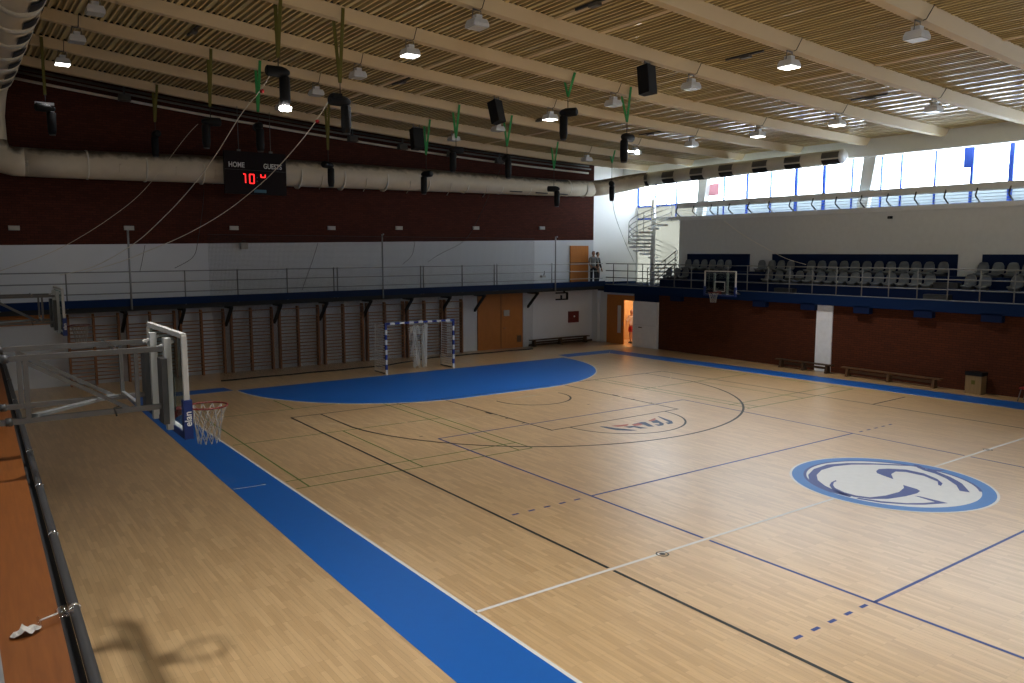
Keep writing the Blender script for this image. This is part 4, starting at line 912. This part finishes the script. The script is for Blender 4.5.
# small camera on wall
q = at(890, 217.5, 'x', 15.95); t = thing('wall_sensor', 'tiny dark sensor high on the grey grandstand wall', 'sensor', q); MB().box((-.05, -.08, -.05), (.05, .08, .05)).build('body', 'black', t); MB().lathe([(.03, 0), (.03, .05)], 10, (-.05, 0, 0), Euler((0, -PI/2, 0)).to_matrix()).build('eye', 'steel_dark', t)

# ================================================================== PEOPLE
def skin(name, V, Ed, Rd, m, parent, sub=2):
    me = bpy.data.meshes.new(name); me.from_pydata(V, Ed, []); o = bpy.data.objects.new(name, me); col.objects.link(o)
    md = o.modifiers.new('skin', 'SKIN'); sk = me.skin_vertices[0].data if me.skin_vertices else None
    if sk is None:
        bm = bmesh.new(); bm.from_mesh(me); bm.verts.layers.skin.verify(); bm.to_mesh(me); bm.free(); sk = me.skin_vertices[0].data
    for i, r in enumerate(Rd): sk[i].radius = (r, r) if not isinstance(r, tuple) else r; sk[i].use_root = (i == 0)
    sb_ = o.modifiers.new('sub', 'SUBSURF'); sb_.levels = sub; sb_.render_levels = sub
    bpy.context.view_layer.update(); me2 = bpy.data.meshes.new_from_object(o.evaluated_get(bpy.context.evaluated_depsgraph_get())); bpy.data.objects.remove(o)
    me2.name = name; me2.materials.clear(); me2.materials.append(M[m])
    for p in me2.polygons: p.use_smooth = True; p.material_index = 0
    o = bpy.data.objects.new(name, me2); col.objects.link(o); o.parent = parent; return o
def person(label, loc, rz, top, bottom, shorts=False, armL=0., armR=0., stride=.0, long_sleeve=False):
    """faces -y locally; 1.75 m"""
    t = thing('person', label, 'person', loc, rz)
    def arm(s_, a):
        sh = Vector((s_*.19, 0, 1.42)); el = sh+Vector((s_*.06, -.05-.10*a, -.29+.04*a)); wr = el+Vector((-s_*.02-.05*s_*a, -.06-.2*a, -.24+.16*a)); ha = wr+(wr-el).normalized()*.10
        return sh, el, wr, ha
    V = [(0, 0, .95), (0, .01, 1.12), (0, .0, 1.32), (0, 0, 1.44), (0, -.005, 1.53), (0, -.01, 1.60)]; E_ = [(0, 1), (1, 2), (2, 3), (3, 4), (4, 5)]; R_ = [(.15, .11), (.13, .10), (.16, .11), (.12, .09), .055, .055]
    legs = {}
    for s_ in (-1, 1):
        i = len(V); st_ = stride*s_
        hip = (s_*.09, 0, .90); kn = (s_*.10, -.03-st_*.5, .50); an = (s_*.10, .02-st_, .08); to = (s_*.12, -.14-st_, .04); V += [hip, kn, an, to]; E_ += [(0, i), (i, i+1), (i+1, i+2), (i+2, i+3)]; R_ += [.085, .058, .042, .038]; legs[s_] = (hip, kn, an)
        i = len(V); A = arm(s_, armL if s_ < 0 else armR); V += [tuple(p) for p in A]; E_ += [(3, i), (i, i+1), (i+1, i+2), (i+2, i+3)]; R_ += [.055, .042, .032, .034]
        # fingers
        wr, ha = A[2], A[3]; d = (ha-wr).normalized(); sd = d.cross(Vector((1, 0, 0))).normalized(); base = i+3
        for f_, ln in ((-.03, .07), (-.01, .085), (.01, .08), (.03, .06)):
            j = len(V); V += [tuple(ha+sd*f_+d*.03), tuple(ha+sd*f_*1.1+d*(.03+ln*.55)), tuple(ha+sd*f_*1.1+d*(.03+ln)+Vector((-s_*.02, 0, 0)))]; E_ += [(base, j), (j, j+1), (j+1, j+2)]; R_ += [.010, .009, .008]
        j = len(V); V += [tuple(ha-d*.03+sd*-.05), tuple(ha+d*.02+sd*-.065)]; E_ += [(base, j), (j, j+1)]; R_ += [.012, .010]
    body = skin('body', V, E_, R_, 'skin', t)
    # head
    h = MB(); prof = [(.03, -.115), (.055, -.10), (.072, -.05), (.080, .0), (.082, .05), (.070, .095), (.04, .122), (.01, .13)]
    h.lathe(prof, 16, (0, -.015, 1.655)); h.add([(-.014, -.09, 1.64), (.014, -.09, 1.64), (0, -.118, 1.632), (0, -.088, 1.68)], [(0, 1, 2), (0, 2, 3), (1, 3, 2)], 0)
    for s_ in (-1, 1): h.lathe([(.006, -.03), (.018, -.01), (.02, .01), (.008, .03)], 8, (s_*.083, .0, 1.65))
    hd = h.build('head', 'skin', t)
    f = MB()
    for s_ in (-1, 1): f.box((s_*.03-.014, -.098, 1.662), (s_*.03+.014, -.088, 1.672))
    f.box((-.022, -.094, 1.598), (.022, -.080, 1.604)); f.build('eyes_and_mouth', 'hair', hd)
    hr = MB(); hr.lathe([(.080, -.03), (.090, .02), (.090, .06), (.076, .105), (.045, .136), (.01, .143)], 16, (0, .004, 1.655)); hr.build('hair', 'hair', t)
    # clothes
    V2 = [(0, 0, .90), (0, .01, 1.12), (0, 0, 1.32), (0, 0, 1.445)]; E2 = [(0, 1), (1, 2), (2, 3)]; R2 = [(.168, .128), (.150, .118), (.178, .128), (.125, .10)]
    for s_ in (-1, 1):
        A = arm(s_, armL if s_ < 0 else armR); i = len(V2); V2 += [tuple(A[0]), tuple(A[0].lerp(A[1], .9))]; E2 += [(3, i), (i, i+1)]; R2 += [.070, .056]
        if long_sleeve: V2.append(tuple(A[2])); E2.append((i+1, i+2)); R2.append(.044)
    skin('shirt', V2, E2, R2, top, t)
    V3 = [(0, 0, .96), (0, 0, .90)]; E3 = [(0, 1)]; R3 = [(.160, .122), (.160, .122)]
    for s_ in (-1, 1):
        hip, kn, an = (Vector(p) for p in legs[s_]); i = len(V3)
        if shorts: V3 += [tuple(hip), tuple(hip.lerp(kn, .85))]; E3 += [(1, i), (i, i+1)]; R3 += [.105, .090]
        else: V3 += [tuple(hip), tuple(kn), tuple(an)]; E3 += [(1, i), (i, i+1), (i+1, i+2)]; R3 += [.100, .074, .062]
    skin('shorts' if shorts else 'trousers', V3, E3, R3, bottom, t)
    for s_ in (-1, 1):
        an = legs[s_][2]; b = MB(); b.prism([(an[0]-.045, an[1]+.06), (an[0]+.045, an[1]+.06), (an[0]+.055, an[1]-.12), (an[0]+.02, an[1]-.2), (an[0]-.03, an[1]-.2), (an[0]-.05, an[1]-.1)], 'z', 0, .075); b.build('shoe', 'shoe', t)
    return t
zf = 3.05+tilt(13)
person('person in pale grey top and dark trousers standing beside the ochre gallery door', (12.98, 23.5, zf), -.6, 'shirt_grey', 'jeans', armL=.6, stride=.06)
person('person in black clothes standing on the gallery beside the one in grey', (13.38, 23.62, 3.10), .5, 'shirt_black', 'jeans', armR=.1, long_sleeve=True)
q = at(631.3, 343, 'x', 14.35)
person('person in white shirt and red shorts standing in the lit doorway', (14.35, q.y, 0), -1.2, 'shirt_white', 'shorts_red', shorts=True, armL=.5, stride=.10)

# ================================================================== LIGHT
wld = bpy.data.worlds.new('world'); scene.world = wld; wld.use_nodes = True; wn = wld.node_tree.nodes
wn['Background'].inputs[0].default_value = (.80, .91, 1.0, 1); wn['Background'].inputs[1].default_value = 12.0
for x0, y0, y1, z0, z1, ry in ((17.32, -24, -8, 6.75, 9.25, PI/2), (17.32, -8, 8, 6.75, 9.25, PI/2), (17.32, 8, 24.4, 6.75, 9.25, PI/2), (17.32, 20.1, 24.5, 3.1, 6.75, PI/2), (-17.32, -23, -12, 5.5, 9.5, -PI/2)):
    ld_ = bpy.data.lights.new('window_portal', 'AREA'); ld_.shape = 'RECTANGLE'; ld_.size = z1-z0; ld_.size_y = y1-y0
    lo = bpy.data.objects.new('window_portal', ld_); col.objects.link(lo); lo.location = (x0, (y0+y1)/2, (z0+z1)/2); lo.rotation_euler = (0, ry, 0)
    ld_.cycles.is_portal = True
cl = thing('corridor_lamp', 'bright round lamp on the corridor ceiling behind the open door', 'lamp', (14.9, 21.6, 2.62)); MB().lathe([(.16, 0), (.17, .04), (.15, .08)], 16).build('diffuser', 'door_light', cl); MB().lathe([(.18, .0), (.18, .03)], 16, (0, 0, .055)).build('base', 'lamp_grey', cl)
pl = bpy.data.lights.new('corridor_light', 'POINT'); pl.energy = 120; pl.color = (1, .92, .78); pl.shadow_soft_size = .15; po = bpy.data.objects.new('corridor_light', pl); col.objects.link(po); po.location = (14.9, 21.6, 2.45)
for o in bpy.data.objects:
    if '_abs' in o: del o['_abs']
vs_ = scene.view_settings; vs_.view_transform = 'Standard'; vs_.look = 'None'; vs_.exposure = 0.06; vs_.gamma = 0.92
